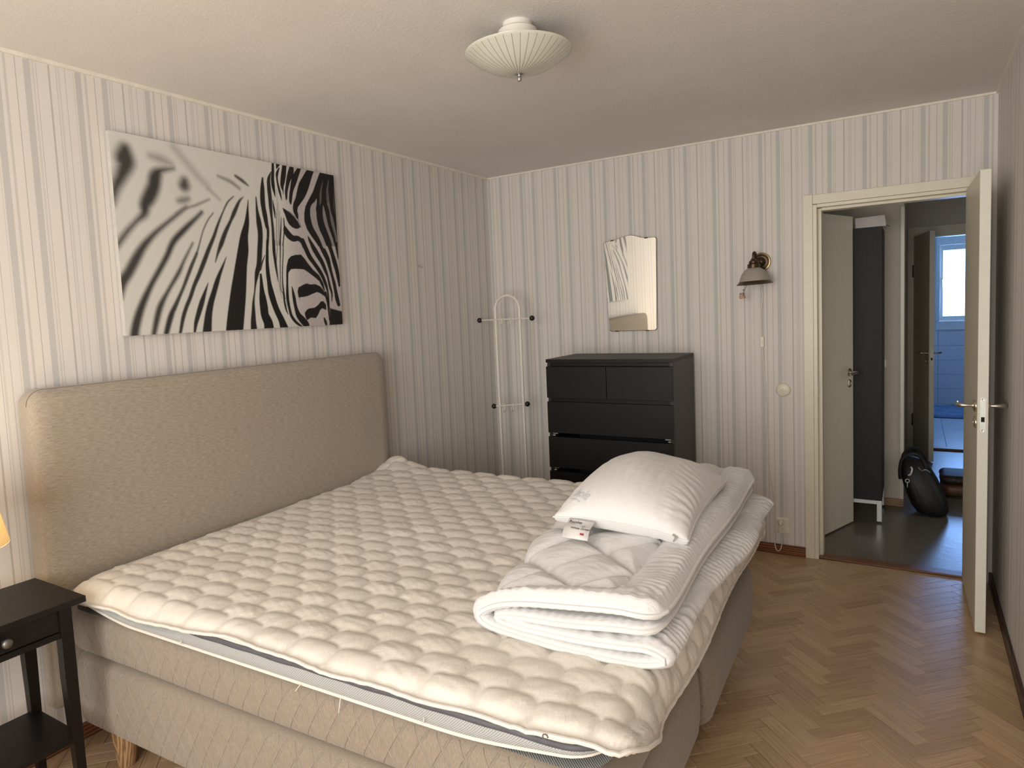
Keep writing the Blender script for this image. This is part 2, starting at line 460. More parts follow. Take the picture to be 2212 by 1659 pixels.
# window behind the photographer, with an added opaque curtain blocking the blue sky light
w2 = thing('window_2', 'wide white window behind an added cream curtain', None, (1.35, YF, WZ0), kind='structure')
b = MB((1.35, YF, WZ0))
for x0, x1, z0, z1 in ((WX0, WX1, WZ0, WZ0+.06), (WX0, WX1, WZ1-.06, WZ1), (WX0, WX0+.06, WZ0+.0602, WZ1-.0602), (WX1-.06, WX1, WZ0+.0602, WZ1-.0602), (1.32, 1.38, WZ0+.0602, WZ1-.0602)):
    b.box(x0, x1, YF-.08, YF-.02, z0, z1, .004)
b.build('window_frame', 'trim', w2)
MAT['pane'] = (lambda m: (m.set(Roughness=.02, Transmission_Weight=1.0, IOR=1.45, Base_Color=(.95, .98, 1, 1)), m.m)[1])(NT('window_glass'))
b = MB((1.35, YF, WZ0)); b.box(WX0+.05, 1.33, YF-.055, YF-.05, WZ0+.05, WZ1-.05); b.build('pane', 'pane', w2)
b = MB((1.35, YF, WZ0)); b.box(1.37, WX1-.05, YF-.055, YF-.05, WZ0+.05, WZ1-.05); b.build('pane', 'pane', w2)
b = MB((1.35, YF, WZ0)); b.box(WX0-.05, WX1+.05, YF, YF+.12, WZ0-.03, WZ0, .004); b.build('window_sill', 'trim', w2)
MAT['curtain'] = plain('added_cream_curtain', (.72, .68, .60), .9)
cx = np.linspace(.30, 2.40, 160)
Xc, Zc = np.meshgrid(cx, np.array([.06, .8, 1.6, 2.40]), indexing='ij')
added_curt = thing('curtain', 'cream curtain added across the bedroom window to block sky light', 'curtain', (1.35, YF+.07, .06))
grid_obj('cloth', Xc, YF+.035+.018*np.sin(Xc*46)+0*Zc, Zc, 'curtain', added_curt, (1.35, YF+.07, .06))
b = MB((1.35, YF+.07, .06)); b.tube([(.25, YF+.035, 2.41), (2.45, YF+.035, 2.41)], .012, 10); b.build('rod', 'steel', added_curt, True)

# cornice beads and baseboards
b = MB(); b.box(0, .012, YF, 0, RH-.014, RH); struct(b.build('trim_1', 'trim'), 'thin white cornice strip above the headboard wall')
b = MB(); b.box(0, RW, -.010, 0, RH-.011, RH); struct(b.build('trim_2', 'trim'), 'thin white cornice strip above the door wall')
b = MB(); b.box(RW-.010, RW, YF, 0, RH-.010, RH); struct(b.build('trim_3', 'trim'), 'thin white cornice strip on the door-side wall')
b = MB(); b.box(0, .014, YF, -.0, 0, .062, .003); struct(b.build('baseboard_left', 'base_y'), 'red-brown stained wooden baseboard behind the bed')
b = MB(); b.box(.014, 2.122, -.013, 0, 0, .060, .003); struct(b.build('baseboard_back', 'base_x'), 'red-brown stained wooden baseboard with bold grain by the socket')
b = MB(); b.box(RW-.014, RW, YF, -.0, 0, .058, .003); struct(b.build('baseboard_right', 'base_y_dark'), 'dark stained wooden baseboard behind the open door')
b = MB(); b.box(.014, RW-.014, YF, YF+.013, 0, .058, .003); struct(b.build('baseboard_front', 'base_x'), 'stained wooden baseboard under the bedroom window')

# herringbone floor: every plank has its own edges; planks seen in the photograph are single objects
PL, PW, PT = 0.2305, 0.0587, 0.006
b = MB(); b.box(-T, RW+T, YF-T, 0.004, -.05, -PT-.0005)
floor = struct(b.build('floor', plain('floor_joint', (.055, .032, .018), .8)), 'oak herringbone parquet floor')
S2 = math.sqrt(2)
ox, oy = 2.384-(PL+PW)/S2, -1.407-(PW-PL)/S2
def clip_poly(poly, x0, x1, y0, y1):
    for ax, val, sg in ((0, x0, 1), (0, x1, -1), (1, y0, 1), (1, y1, -1)):
        out = []
        for i in range(len(poly)):
            p, q = poly[i], poly[(i+1) % len(poly)]
            dp, dq = (p[ax]-val)*sg, (q[ax]-val)*sg
            if dp >= 0: out.append(p)
            if (dp >= 0) != (dq >= 0):
                t = dp/(dp-dq); out.append((p[0]+t*(q[0]-p[0]), p[1]+t*(q[1]-p[1])))
        poly = out
        if len(poly) < 3: return []
    return poly
du = Vector((1/S2, -1/S2)); dv = Vector((1/S2, 1/S2))
planks = []
for i in range(-30, 70):
    for j in range(-14, 16):
        for k in (0, 1):
            if k == 0: u0, v0, lu, lv = 0, 0, PL, PW
            else: u0, v0, lu, lv = PL, 0, PW, PL
            u0 += i*PW + j*PL; v0 += -i*PW + j*PL
            g = .0007
            c = [(u0+g, v0+g), (u0+lu-g, v0+g), (u0+lu-g, v0+lv-g), (u0+g, v0+lv-g)]
            q = [(ox+a*du.x+bb*dv.x, oy+a*du.y+bb*dv.y) for a, bb in c]
            if max(p[0] for p in q) < 0 or min(p[0] for p in q) > RW or max(p[1] for p in q) < YF or min(p[1] for p in q) > 0: continue
            r = clip_poly(q, .001, RW-.001, YF+.001, 0.003)
            if len(r) >= 3: planks.append((q, r, k))
def plank_mesh(poly, cx, cy, k, z0, bev=.0011):
    """verts (local), faces, uv per vertex; a thin slab with a chamfered upper edge"""
    n = len(poly); mx = sum(p[0] for p in poly)/n; my = sum(p[1] for p in poly)/n
    vs = []; 
    for p in poly: vs.append((p[0]-cx, p[1]-cy, -PT-z0))
    for p in poly: vs.append((p[0]-cx, p[1]-cy, -bev-z0))
    for p in poly:
        d = Vector((mx-p[0], my-p[1])); L = d.length or 1
        vs.append((p[0]-cx+d.x/L*bev*1.4, p[1]-cy+d.y/L*bev*1.4, -z0))
    fs = []
    for a in (0, n):
        for i in range(n):
            j = (i+1) % n; fs.append((a+i, a+j, a+n+j, a+n+i))
    fs.append(tuple(2*n+i for i in range(n)))
    ax = du if k == 0 else dv; bx = dv if k == 0 else du
    uv = [(v[0]*ax.x+v[1]*ax.y, v[0]*bx.x+v[1]*bx.y) for v in vs]
    return vs, fs, uv
def set_uv(me, uv):
    L = me.uv_layers.new(name='UVMap'); li = np.empty(len(me.loops), dtype=np.int32); me.loops.foreach_get('vertex_index', li)
    L.data.foreach_set('uv', np.array(uv, dtype=np.float32)[li].ravel())
restv, restf, restuv = [], [], []
shared = {}
nsingle = 0
for q, r, k in planks:
    cx = sum(p[0] for p in q)/4; cy = sum(p[1] for p in q)/4
    inview = (cx > 1.98 and cy > -2.62 - .35*(cx-2.1)) or (cx < .6 and -3.42 < cy < -3.0)
    full = len(r) == 4 and all(abs(a[0]-c[0]) < 1e-6 and abs(a[1]-c[1]) < 1e-6 for a, c in zip(q, r))
    dz = random.uniform(-.0004, 0)
    if inview and nsingle < 292:
        if full:
            if k not in shared:
                vs, fs, uv = plank_mesh(q, cx, cy, k, 0); me = bpy.data.meshes.new('plank'); me.from_pydata(vs, [], fs); set_uv(me, uv); me.materials.append(MAT['plank']); shared[k] = me
            me = shared[k]
        else:
            vs, fs, uv = plank_mesh(r, cx, cy, k, 0); me = bpy.data.meshes.new('plank'); me.from_pydata(vs, [], fs); set_uv(me, uv); me.materials.append(MAT['plank'])
        o = bpy.data.objects.new('plank', me); COL.objects.link(o); o.parent = floor; o.location = (cx, cy, dz); nsingle += 1
    else:
        vs, fs, uv = plank_mesh(r, 0, 0, k, -dz); base = len(restv)
        rv = random.uniform(0, 40)
        restv += vs; restf += [tuple(base+i for i in f) for f in fs]; restuv += [(a+rv, c+rv*.7) for a, c in uv]
me = bpy.data.meshes.new('planks_hidden'); me.from_pydata(restv, [], restf); set_uv(me, restuv); me.materials.append(MAT['plank'])
o = bpy.data.objects.new('plank_field', me); COL.objects.link(o); o.parent = floor; tag(o, kind='stuff')
print('single planks', nsingle, 'all', len(planks))

# ---------------------------------------------------------------- doorway and door
d1 = thing('door_1', 'cream bedroom door standing wide open into the room with its frame', None, (2.55, 0, 0), kind='structure')
O1 = (2.55, 0, 0)
b = MB(O1); b.box(2.122, 2.172, -.016, 0, 0, 2.123, .0015); b.build('casing', 'cream', d1)
b = MB(O1); b.box(2.1725, 2.975, -.014, 0, 2.069, 2.121, .0015); b.build('casing', 'cream', d1)
b = MB(O1); b.box(2.936, 2.975, -.012, 0, 0, 2.069, .0015); b.build('casing', 'cream', d1)
b = MB(O1)
b.box(2.1722, 2.192, -.010, T+.02, 0, 2.066, .001); b.box(2.192, 2.211, .042, T+.02, 0, 2.047, .001)
b.box(2.912, 2.930, -.004, T+.02, 0, 2.066, .001); b.box(2.892, 2.912, .042, T+.02, 0, 2.047, .001)
b.box(2.192, 2.912, -.008, T+.02, 2.050, 2.068, .001); b.box(2.211, 2.892, .042, T+.02, 2.035, 2.050, .001)
b.build('jamb', 'cream', d1)
b = MB(O1); b.box(2.192, 2.912, .006, .082, 0, .012, .003); b.build('threshold', 'threshold', d1)
b = MB(O1); b.box(2.2105, 2.2125, .03, .042, .02, .085); b.box(2.1925, 2.1935, .008, .036, .98, 1.06); b.build('strike_plate', 'steel', d1)
# leaf: local x = thickness, local y = towards the hinge, standing on its free bottom corner
LW = 0.672
leaf = MB(); leaf.box(0, .040, 0, LW, .012, 2.052, .0012)
lf = leaf.build('leaf', 'cream', d1); lf.location = (2.898-O1[0], -.693, 0); lf.rotation_euler = (0, 0, .020)
b = MB(); b.box(.0015, .0385, -.0012, .0004, .0135, 2.0505, .0); b.build('edge_band', 'door_edge', lf)
def lever(parent, sx, x, y, z, mat='nickel', length=.115):
    """rose, neck and lever on one side of a leaf; sx is the outward direction in local x"""
    b = MB()
    b.lathe([(.001, 0), (.0262, 0), (.0262, .004), (.022, .0085), (.012, .0085), (.0105, .014)], (x, y, z), frame=((0, 1, 0), (0, 0, sx), (sx, 0, 0)), seg=24)
    b.build('rose', mat, parent, True, 30)
    b = MB()
    pts = [(x+sx*.012, y, z), (x+sx*.030, y, z), (x+sx*.050, y, z+.001), (x+sx*.062, y+.006, z+.001), (x+sx*.066, y+.020, z), (x+sx*.064, y+.06, z-.001), (x+sx*.060, y+length, z-.003)]
    b.tube(pts, [.0070, .0080, .0098, .0105, .0098, .0085, .0075], 14); b.build('handle', mat, parent, True, 60)
    b = MB()
    b.lathe([(.001, 0), (.0262, 0), (.0262, .004), (.021, .008), (.013, .0095), (.012, .0095), (.011, .006), (.001, .006)], (x, y, z-.074), frame=((0, 1, 0), (0, 0, sx), (sx, 0, 0)), seg=24)
    b.build('keyhole_rose', mat, parent, True, 30)
lever(lf, -1, 0, .060, 1.030); lever(lf, 1, .040, .060, 1.030)
b = MB()
def stadium(cx, cz, w, h, n=10):
    r = w/2; out = []
    for i in range(n+1): a = PI*i/n; out.append((cx+r*math.cos(a), cz+h/2-r+r*math.sin(a)))
    for i in range(n+1): a = PI+PI*i/n; out.append((cx+r*math.cos(a), cz-h/2+r+r*math.sin(a)))
    return out
b.prism(stadium(.0200, .997, .0205, .156), -.0028, -.0008); b.build('lock_plate', 'steel', lf)
b = MB(); b.box(.0135, .0265, -.0034, -.0015, .966, .988, .0005); b.build('latch_hole', 'black_gap', lf)
for z in (1.066, .928):
    b = MB(); b.lathe([(.001, 0), (.0042, 0), (.0036, .0012), (.001, .0006)], (.0200, -.0027, z), frame=((1, 0, 0), (0, 0, 1), (0, -1, 0)), seg=12); b.build('screw', 'nickel', lf, True)
for z in (.25, 1.85):
    b = MB(); b.tube([(.045, LW+.006, z-.045), (.045, LW+.006, z+.045)], .006, 10); b.build('hinge', 'steel', lf, True)

# ---------------------------------------------------------------- hallway and bathroom beyond the doorway
HX0, HY1, CX0, CX1, BY = 1.93, 1.337, 2.60, 3.75, 3.50
def lino():
    m = NT('grey_linoleum'); m.set(Roughness=.30, Specular_IOR_Level=.55)
    v = m.coord('Object')
    c = m.ramp(m.noise(v, 160, 3, .7), [(.36, (.085, .076, .064)), (.5, (.165, .148, .126)), (.62, (.205, .186, .160))])
    x = m.sep(v)[0]
    d = m.math('ABSOLUTE', m.math('SUBTRACT', x, 2.49))
    m.color(m.mix(m.math('LESS_THAN', d, .0012), c, (.03, .027, .022)))
    m.bump(m.noise(v, 18, 3), .10, .01)
    return m.m
MAT['lino'] = lino()
b = MB(); b.box(HX0-T, CX1+T, .004, BY+.10, -.05, 0); struct(b.build('floor_hall', 'lino'), 'speckled grey-brown linoleum hall floor')
b = MB(); b.box(HX0-T, CX1+T, T, BY+.10, RH, RH+.08); struct(b.build('ceiling_hall', 'hall_ceiling'), 'pale hall ceiling')
b = MB(); b.box(HX0-T, HX0, T, HY1, 0, RH); struct(b.build('wall_hall_left', 'hall_wall'), 'painted hall wall behind the open hall door')
b = MB(); b.box(HX0-T, CX0, HY1, HY1+.08, 0, RH); b.box(CX0-.08, CX0, HY1+.08, BY, 0, RH); struct(b.build('wall_hall_back', 'hall_wall'), 'pale painted hall wall behind the tall dark cabinet')
b = MB(); b.box(CX1, CX1+T, T, BY, 0, RH); struct(b.build('wall_hall_right', 'hall_wall'), 'painted hall wall opposite the bathroom door')
b = MB(); b.box(RW+T, CX1, 0, T, 0, RH); struct(b.build('wall_hall_front', 'hall_wall'), 'painted hall wall beside the bedroom')
b = MB(); b.box(HX0, CX0+.006, HY1-.013, HY1, 0, .056, .003); struct(b.build('baseboard_hall', 'hall_base'), 'pine baseboard along the hall wall')
b = MB(); b.box(CX0-.020, CX0+.004, HY1-.012, HY1, .056, 2.150, .002); struct(b.build('trim_4', 'cream'), 'narrow cream corner trim at the end of the hall wall')
# bathroom door wall
BX0, BX1, BZ = 2.655, 3.33, 2.085
b = MB(); b.box(CX0, BX0, BY, BY+T, 0, RH); b.box(BX1, CX1, BY, BY+T, 0, RH); b.box(BX0, BX1, BY, BY+T, BZ, RH)
struct(b.build('wall_hall_end', 'hall_wall'), 'hall end wall around the bathroom doorway')
d3 = thing('door_3', 'grey-beige bathroom door ajar at the end of the hall', None, (BX0, BY, 0), kind='structure')
O3 = (BX0, BY, 0)
b = MB(O3); b.box(BX0-.045, BX0+.012, BY-.014, BY, 0, 2.17, .002); b.build('casing', 'cream', d3)
b = MB(O3); b.box(BX0+.012, BX1+.06, BY-.014, BY, BZ, 2.17, .002); b.build('casing', 'cream', d3)
b = MB(O3); b.box(BX0, BX0+.02, BY, BY+T+.01, 0, BZ-.0202); b.box(BX1-.02, BX1, BY, BY+T+.01, 0, BZ-.0202); b.box(BX0, BX1, BY, BY+T+.01, BZ-.02, BZ+.001); b.build('jamb', 'cream', d3)
b = MB(O3); b.box(BX0+.02, BX1-.02, BY+.005, BY+T, 0, .022, .004); b.build('threshold', 'threshold', d3)
lf3 = MB(); lf3.box(0, .040, 0, .61, .012, 2.082, .0012)
lf3 = lf3.build('leaf', 'cream', d3); lf3.location = (2.778-O3[0], 2.90-O3[1], 0); lf3.rotation_euler = (0, 0, math.atan2(2.778-2.655, .60))
b = MB(); b.box(.0015, .0385, -.0012, .0004, .0135, 2.0805); b.build('edge_band', 'door_edge', lf3)
lever(lf3, -1, 0, .055, .995); lever(lf3, 1, .040, .055, .995)
b = MB(); b.prism(stadium(.020, .965, .0205, .156), -.0028, -.0008); b.build('lock_plate', 'steel', lf3)
b = MB(); b.box(.0135, .0265, -.0034, -.0015, .934, .956, .0005); b.build('latch_hole', 'black_gap', lf3)
for z in (.30, 1.75):
    b = MB(); b.box(-.012, .004, .595, .618, z-.06, z+.06, .002); b.build('hinge', 'bronze', lf3)
# second hall door, folded back towards the bedroom doorway
d2 = thing('door_2', 'plain olive-cream hall door standing open beside the cabinet', None, (2.04, .15, 0), kind='structure')
dx, dy = -.343, -.939
lf2 = MB(); lf2.box(-.040, 0, 0, .70, .010, 2.060, .0012)
lf2 = lf2.build('leaf', 'cream', d2)
ang = math.atan2(dy, dx) - PI/2
lf2.location = (2.281-2.04, .818-.15, 0); lf2.rotation_euler = (0, 0, ang)
def lever2(parent, sx, x, y, z): lever(parent, sx, x, y, z)
lever(lf2, 1, 0, .058, 1.036); lever(lf2, -1, -.040, .058, 1.036)

# bathroom
BB, BL, BR = 6.90, 2.30, 4.10
MAT['bath_tile'] = plain('glazed_white_tile', (.62, .64, .66), .18, var=.03)
MAT['bath_floor_tile'] = plain('bath_floor_tile', (.42, .45, .48), .30, var=.08, vscale=12)
MAT['grout'] = plain('grey_grout', (.20, .21, .22), .8)
b = MB(); b.box(BL, BR, BY+T, BB, -.05, -.006); bfl = struct(b.build('floor_bathroom', 'grout'), 'tiled bathroom floor in bluish daylight')
b = MB(); b.box(BL, BR, BY+T, BB, RH, RH+.08); struct(b.build('ceiling_bathroom', 'hall_ceiling'), 'bathroom ceiling')
VX0, VX1, VZ0, VZ1 = 2.955, 3.66, 1.13, 2.19
b = MB(); b.box(BL-T, VX0, BB+.008, BB+.12, -.05, RH); b.box(VX1, BR+T, BB+.008, BB+.12, -.05, RH); b.box(VX0, VX1, BB+.008, BB+.12, -.05, VZ0); b.box(VX0, VX1, BB+.008, BB+.12, VZ1, RH)
bwl = struct(b.build('wall_bathroom_end', 'grout'), 'white tiled bathroom wall around the window')
b = MB(); b.box(BL-T, BL, BY+T, BB, -.05, RH); struct(b.build('wall_bathroom_left', 'bath_tile'), 'pale bathroom side wall behind the door')
b = MB(); b.box(BR, BR+T, BY+T, BB, -.05, RH); struct(b.build('wall_bathroom_right', 'bath_tile'), 'pale bathroom side wall by the window')
b = MB(); b.box(BL, CX0, BY+.02, BY+T, 0, RH); b.box(CX1, BR, BY+.02, BY+T, 0, RH); struct(b.build('wall_bathroom_front', 'bath_tile'), 'bathroom side of the doorway wall')
TW, TH = .40, .200
tile_me = {}
def tile(parent, x0, x1, z0, z1, horizontal=False, y0=0, y1=0, mat='bath_tile'):
    if horizontal: key = ('h', round(x1-x0, 3), round(y1-y0, 3))
    else: key = ('v', round(x1-x0, 3), round(z1-z0, 3))
    if key not in tile_me:
        b = MB()
        if horizontal: b.box(0, x1-x0-.003, 0, y1-y0-.003, -.006, 0, .001)
        else: b.box(0, x1-x0-.003, 0, .008, 0, z1-z0-.003, .001)
        o = b.build('tile', mat, parent); tile_me[key] = o.data
    else:
        o = bpy.data.objects.new('tile', tile_me[key]); COL.objects.link(o); o.parent = parent
    o.location = (x0, y0, 0) if horizontal else (x0, BB, z0)
xs = [2.30]
while xs[-1] < BR: xs.append(min(round(2.55+TW*(len(xs)-1), 3), BR))
zs = [0, .003+.2-.0, .403, .603, .803, 1.003, 1.13, 1.33, 1.53, 1.73, 1.93, 2.19, 2.40, RH]
for i in range(len(xs)-1):
    for j in range(len(zs)-1):
        x0, x1, z0, z1 = xs[i], xs[i+1], zs[j], zs[j+1]
        if z0 >= VZ0-.01 and z1 <= VZ1+.01:
            for a, c in ((x0, min(x1, VX0)), (max(x0, VX1), x1)):
                if c-a > .02: tile(bwl, a, c, z0, z1)
        else: tile(bwl, x0, x1, z0, z1)
yy = BY+T; FT = .60
while yy < BB-.01:
    xx = 2.45
    y1 = min(yy+FT, BB)
    for x0, x1 in ((2.30, 2.345), (2.345, 2.945), (2.945, 3.545), (3.545, 4.10)):
        tile(bfl, x0, x1, 0, 0, True, yy, y1, 'bath_floor_tile')
    yy += FT
w1 = thing('window_1', 'small white bathroom window glowing with daylight', None, (VX0, BB, VZ0), kind='structure')
OW = (VX0, BB, VZ0)
b = MB(OW)
for x0, x1, z0, z1 in ((VX0-.035, VX1+.03, VZ1-.02, VZ1+.12), (VX0-.035, VX0+.010, VZ0+.0102, VZ1-.0202), (VX1-.01, VX1+.03, VZ0+.0102, VZ1-.0202), (VX0-.035, VX1+.03, VZ0-.11, VZ0+.010)):
    b.box(x0, x1, BB-.022, BB+.02, z0, z1, .004)
b.build('casing', 'trim', w1)
b = MB(OW)
for x0, x1, z0, z1 in ((VX0+.010, VX0+.045, VZ0+.01, VZ1-.02), (VX1-.045, VX1-.01, VZ0+.01, VZ1-.02), (VX0+.045, VX1-.045, VZ0+.01, VZ0+.075), (VX0+.045, VX1-.045, VZ1-.09, VZ1-.02)):
    b.box(x0, x1, BB+.015, BB+.06, z0, z1, .004)
b.build('sash', 'trim', w1)
def thin_glass():
    m = NT('clear_window_pane'); n = m.n
    tr = m.new('ShaderNodeBsdfTransparent'); gl = m.new('ShaderNodeBsdfGlossy'); gl.inputs['Roughness'].default_value = .02
    mx = m.new('ShaderNodeMixShader'); mx.inputs[0].default_value = .05
    m.link(tr.outputs[0], mx.inputs[1]); m.link(gl.outputs[0], mx.inputs[2]); m.link(mx.outputs[0], m.out.inputs[0])
    return m.m
MAT['clear_pane'] = thin_glass()
b = MB(OW); b.box(VX0+.04, VX1-.04, BB+.034, BB+.040, VZ0+.07, VZ1-.085); b.build('pane', 'clear_pane', w1)
b = MB(OW); b.lathe([(.001, 0), (.014, 0), (.014, .012), (.006, .014), (.006, .03)], (VX0+.027, BB+.015, 1.71), frame=((1, 0, 0), (0, 0, 1), (0, -1, 0)), seg=16)
b.tube([(VX0+.027, BB-.012, 1.71), (VX0+.030, BB-.018, 1.68), (VX0+.032, BB-.018, 1.59)], [.008, .008, .006], 10); b.build('handle', 'nickel', w1, True, 40)
rug = thing('bath_mat', 'blue bath mat lying on the bathroom floor under the window', 'mat', (3.0, 6.1, 0))
MAT['mat_blue'] = plain('blue_terry', (.10, .16, .25), .95, var=.3, vscale=18, bump=.5, bscale=120)
gx, gy = np.meshgrid(np.linspace(2.62, 3.5, 50), np.linspace(5.55, 6.55, 50), indexing='ij')
edge = np.minimum(np.minimum(gx-2.62, 3.5-gx), np.minimum(gy-5.55, 6.55-gy))
grid_obj('pile', gx, gy, .004+.020*smooth01(edge/.03)+.006*wob(gx, gy, 5, 3)*smooth01(edge/.05)+.004, 'mat_blue', rug, (3.0, 6.1, 0))

# ---------------------------------------------------------------- bed (local frame: x towards the foot, y across, turned slightly from the wall)
BLOC = (0.11, -2.264, 0.0); BROT = 0.033
bed = thing('bed', 'wide continental bed in taupe fabric with a padded headboard', 'bed', BLOC, BROT)
def soft_box(name, x0, x1, y0, y1, z0, z1, r, mat, parent, nx=40, ny=30, bulge=.010, seed=1, seg=5, off=(0, 0, 0), sag=0.0):
    """rounded upholstered block: a rounded-rectangle outline in plan, rounded top and bottom edges"""
    rows = []
    prof = [(-r, 0)] if False else []
    for i in range(seg+1):
        a = PI/2*i/seg; prof.append((r*(1-math.sin(a)), z0+r*(1-math.cos(a))))
    nz = 6
    for i in range(1, nz): prof.append((0, z0+r+(z1-z0-2*r)*i/nz))
    for i in range(seg+1):
        a = PI/2*i/seg; prof.append((r*(1-math.cos(a)), z1-r+r*math.sin(a)))
    # plan outline
    rc = max(r*1.6, .03); out = []
    def side(p, q, n):
        for i in range(n): out.append((p[0]+(q[0]-p[0])*i/n, p[1]+(q[1]-p[1])*i/n))
    def corner(cx, cy, a0):
        for i in range(8): a = a0+PI/2*i/8; out.append((cx+rc*math.cos(a), cy+rc*math.sin(a)))
    side((x0+rc, y0), (x1-rc, y0), nx); corner(x1-rc, y0+rc, -PI/2)
    side((x1, y0+rc), (x1, y1-rc), ny); corner(x1-rc, y1-rc, 0)
    side((x1-rc, y1), (x0+rc, y1), nx); corner(x0+rc, y1-rc, PI/2)
    side((x0, y1-rc), (x0, y0+rc), ny); corner(x0+rc, y0+rc, PI)
    O = np.array(out); n = len(O)
    nxt = np.roll(O, -1, 0)-np.roll(O, 1, 0); nr = np.stack([nxt[:, 1], -nxt[:, 0]], -1); nr /= np.linalg.norm(nr, axis=1, keepdims=True)
    s = np.arange(n)/n
    P = []
    for inset, z in prof:
        w = bulge*(np.sin((z-z0)/(z1-z0)*PI))+.0025*np.sin(s*2*PI*7+seed)*math.sin((z-z0)/(z1-z0)*PI)
        q = O+nr*(w-inset)[:, None]
        P.append(np.concatenate([q, np.full((n, 1), z)], 1))
    P = np.array(P); m = len(prof)
    V = list(P.reshape(-1, 3)); F = []
    for i in range(m-1):
        for k in range(n):
            k2 = (k+1) % n; F.append((i*n+k, i*n+k2, (i+1)*n+k2, (i+1)*n+k))
    F.append(tuple(range(n))[::-1]); F.append(tuple((m-1)*n+k for k in range(n)))
    V = [(v[0]-off[0], v[1]-off[1], v[2]-off[2]) for v in V]
    return link_mesh(name, V, F, mat, parent, True, angle=50)
soft_box('base_box', .005, 1.975, -.905, -.004, .150, .418, .040, 'box_fabric', bed, seed=1)
soft_box('base_box', .005, 1.992, .006, .905, .146, .418, .040, 'box_fabric', bed, seed=2)
soft_box('mattress', .005, 1.985, -.905, .905, .4195, .582, .040, 'box_fabric', bed, seed=3)
for lx, ly in ((.16, -.83), (1.86, -.83), (.16, .83), (1.86, .83), (1.86, -.10), (1.86, .10)):
    b = MB()
    pr = [(.026, 0), (.030, .004), (.040, .10), (.0425, .150)]
    vs = []
    b.lathe(pr, (lx, ly, 0), 'z', 14); b.build('leg', 'leg_wood', bed, True, 40)
# headboard, parallel to the wall
hb = MB()
def rounded_rect(y0, y1, z0, z1, r, n=8):
    o = []
    for cy, cz, a0 in ((y1-r, z1-r, 0), (y0+r, z1-r, PI/2)):
        for i in range(n+1): a = a0+PI/2*i/n; o.append((cy+r*math.cos(a), cz+r*math.sin(a)))
    o += [(y0, z0), (y1, z0)]
    return o
def inset(o, d, c):
    return [(c[0]+(p[0]-c[0])*(1-d/abs(.9)), c[1]+(p[1]-c[1])*(1-d/.6)) for p in o]
H0 = rounded_rect(-3.203, -1.360, .20, 1.343, .055)
cc = (-2.28, .80)
loops = []
for d, x in ((0, .018), (0, .075), (.004, .089), (.013, .100), (.028, .107), (.06, .110)):
    loops.append([(x, p, q) for p, q in inset(H0, d, cc)])
n = len(H0); vs = [p for l in loops for p in l]; fs = []
for i in range(len(loops)-1):
    for k in range(n):
        k2 = (k+1) % n; fs.append((i*n+k, i*n+k2, (i+1)*n+k2, (i+1)*n+k))
fs.append(tuple(range(n))); fs.append(tuple((len(loops)-1)*n+k for k in range(n))[::-1])
vs = [(v[0]-.11, v[1]+2.264, v[2]) for v in vs]
hbo = link_mesh('headboard', vs, fs, 'headboard', bed, True, angle=60); hbo.rotation_euler = (0, 0, -BROT); bmfix(hbo.data)
b = MB(); L = [(x+.0005-.11, p+2.264, q) for x, p, q in loops[1]]; b.tube(L[:-2], .0013, 5); sm = b.build('seam', plain('taupe_seam', (.16, .125, .09), .9), hbo, True)

# ---------------------------------------------------------------- mattress topper
TX1 = 1.990
top = thing('mattress_topper', 'grey mesh-sided mattress topper with a dark zip lying on the bed', 'topper', BLOC, BROT)
def mesh_fabric(name, a, b_, sc):
    m = NT(name); m.set(Roughness=.9, Specular_IOR_Level=.15)
    v = m.coord('Object'); x, y, z = m.sep(v)
    s = m.math('ADD', x, y)
    w1 = m.math('SINE', m.math('MULTIPLY', s, sc)); w2 = m.math('SINE', m.math('MULTIPLY', z, sc*1.1))
    f = m.math('MULTIPLY_ADD', m.math('MULTIPLY', w1, w2), .5, .5)
    m.color(m.ramp(f, [(.2, a), (.7, b_)])); m.bump(f, .4, .002)
    return m.m
MAT['topper_grey'] = mesh_fabric('grey_mesh_knit', (.22, .235, .24), (.47, .485, .48), 900)
MAT['topper_white'] = mesh_fabric('white_knit', (.60, .62, .57), (.70, .72, .66), 900)
MAT['zip'] = plain('slate_zip_tape', (.085, .088, .105), .6, var=.15)
def topper_outline(off):
    r = .085; o = []
    x0, x1, y0, y1 = .012-off, TX1+off, -.912-off, .908+off
    for cx, cy, a0 in ((x1-r, y0+r, -PI/2), (x1-r, y1-r, 0), (x0+r, y1-r, PI/2), (x0+r, y0+r, PI)):
        for i in range(9): a = a0+PI/2*i/8; o.append((cx+r*math.cos(a), cy+r*math.sin(a)))
    # resample evenly
    P = np.array(o+[o[0]]); d = np.r_[0, np.cumsum(np.linalg.norm(np.diff(P, axis=0), axis=1))]
    t = np.linspace(0, d[-1], 361)[:-1]
    return np.stack([np.interp(t, d, P[:, 0]), np.interp(t, d, P[:, 1])], -1)
def lift(q):
    """the ends of the topper curl up a little at the head and the foot"""
    x = q[:, 0]; return .045*smooth01((.42-x)/.42)*smooth01((-q[:, 1]-.2)/.6)+.040*smooth01((x-1.55)/.47)**1.5
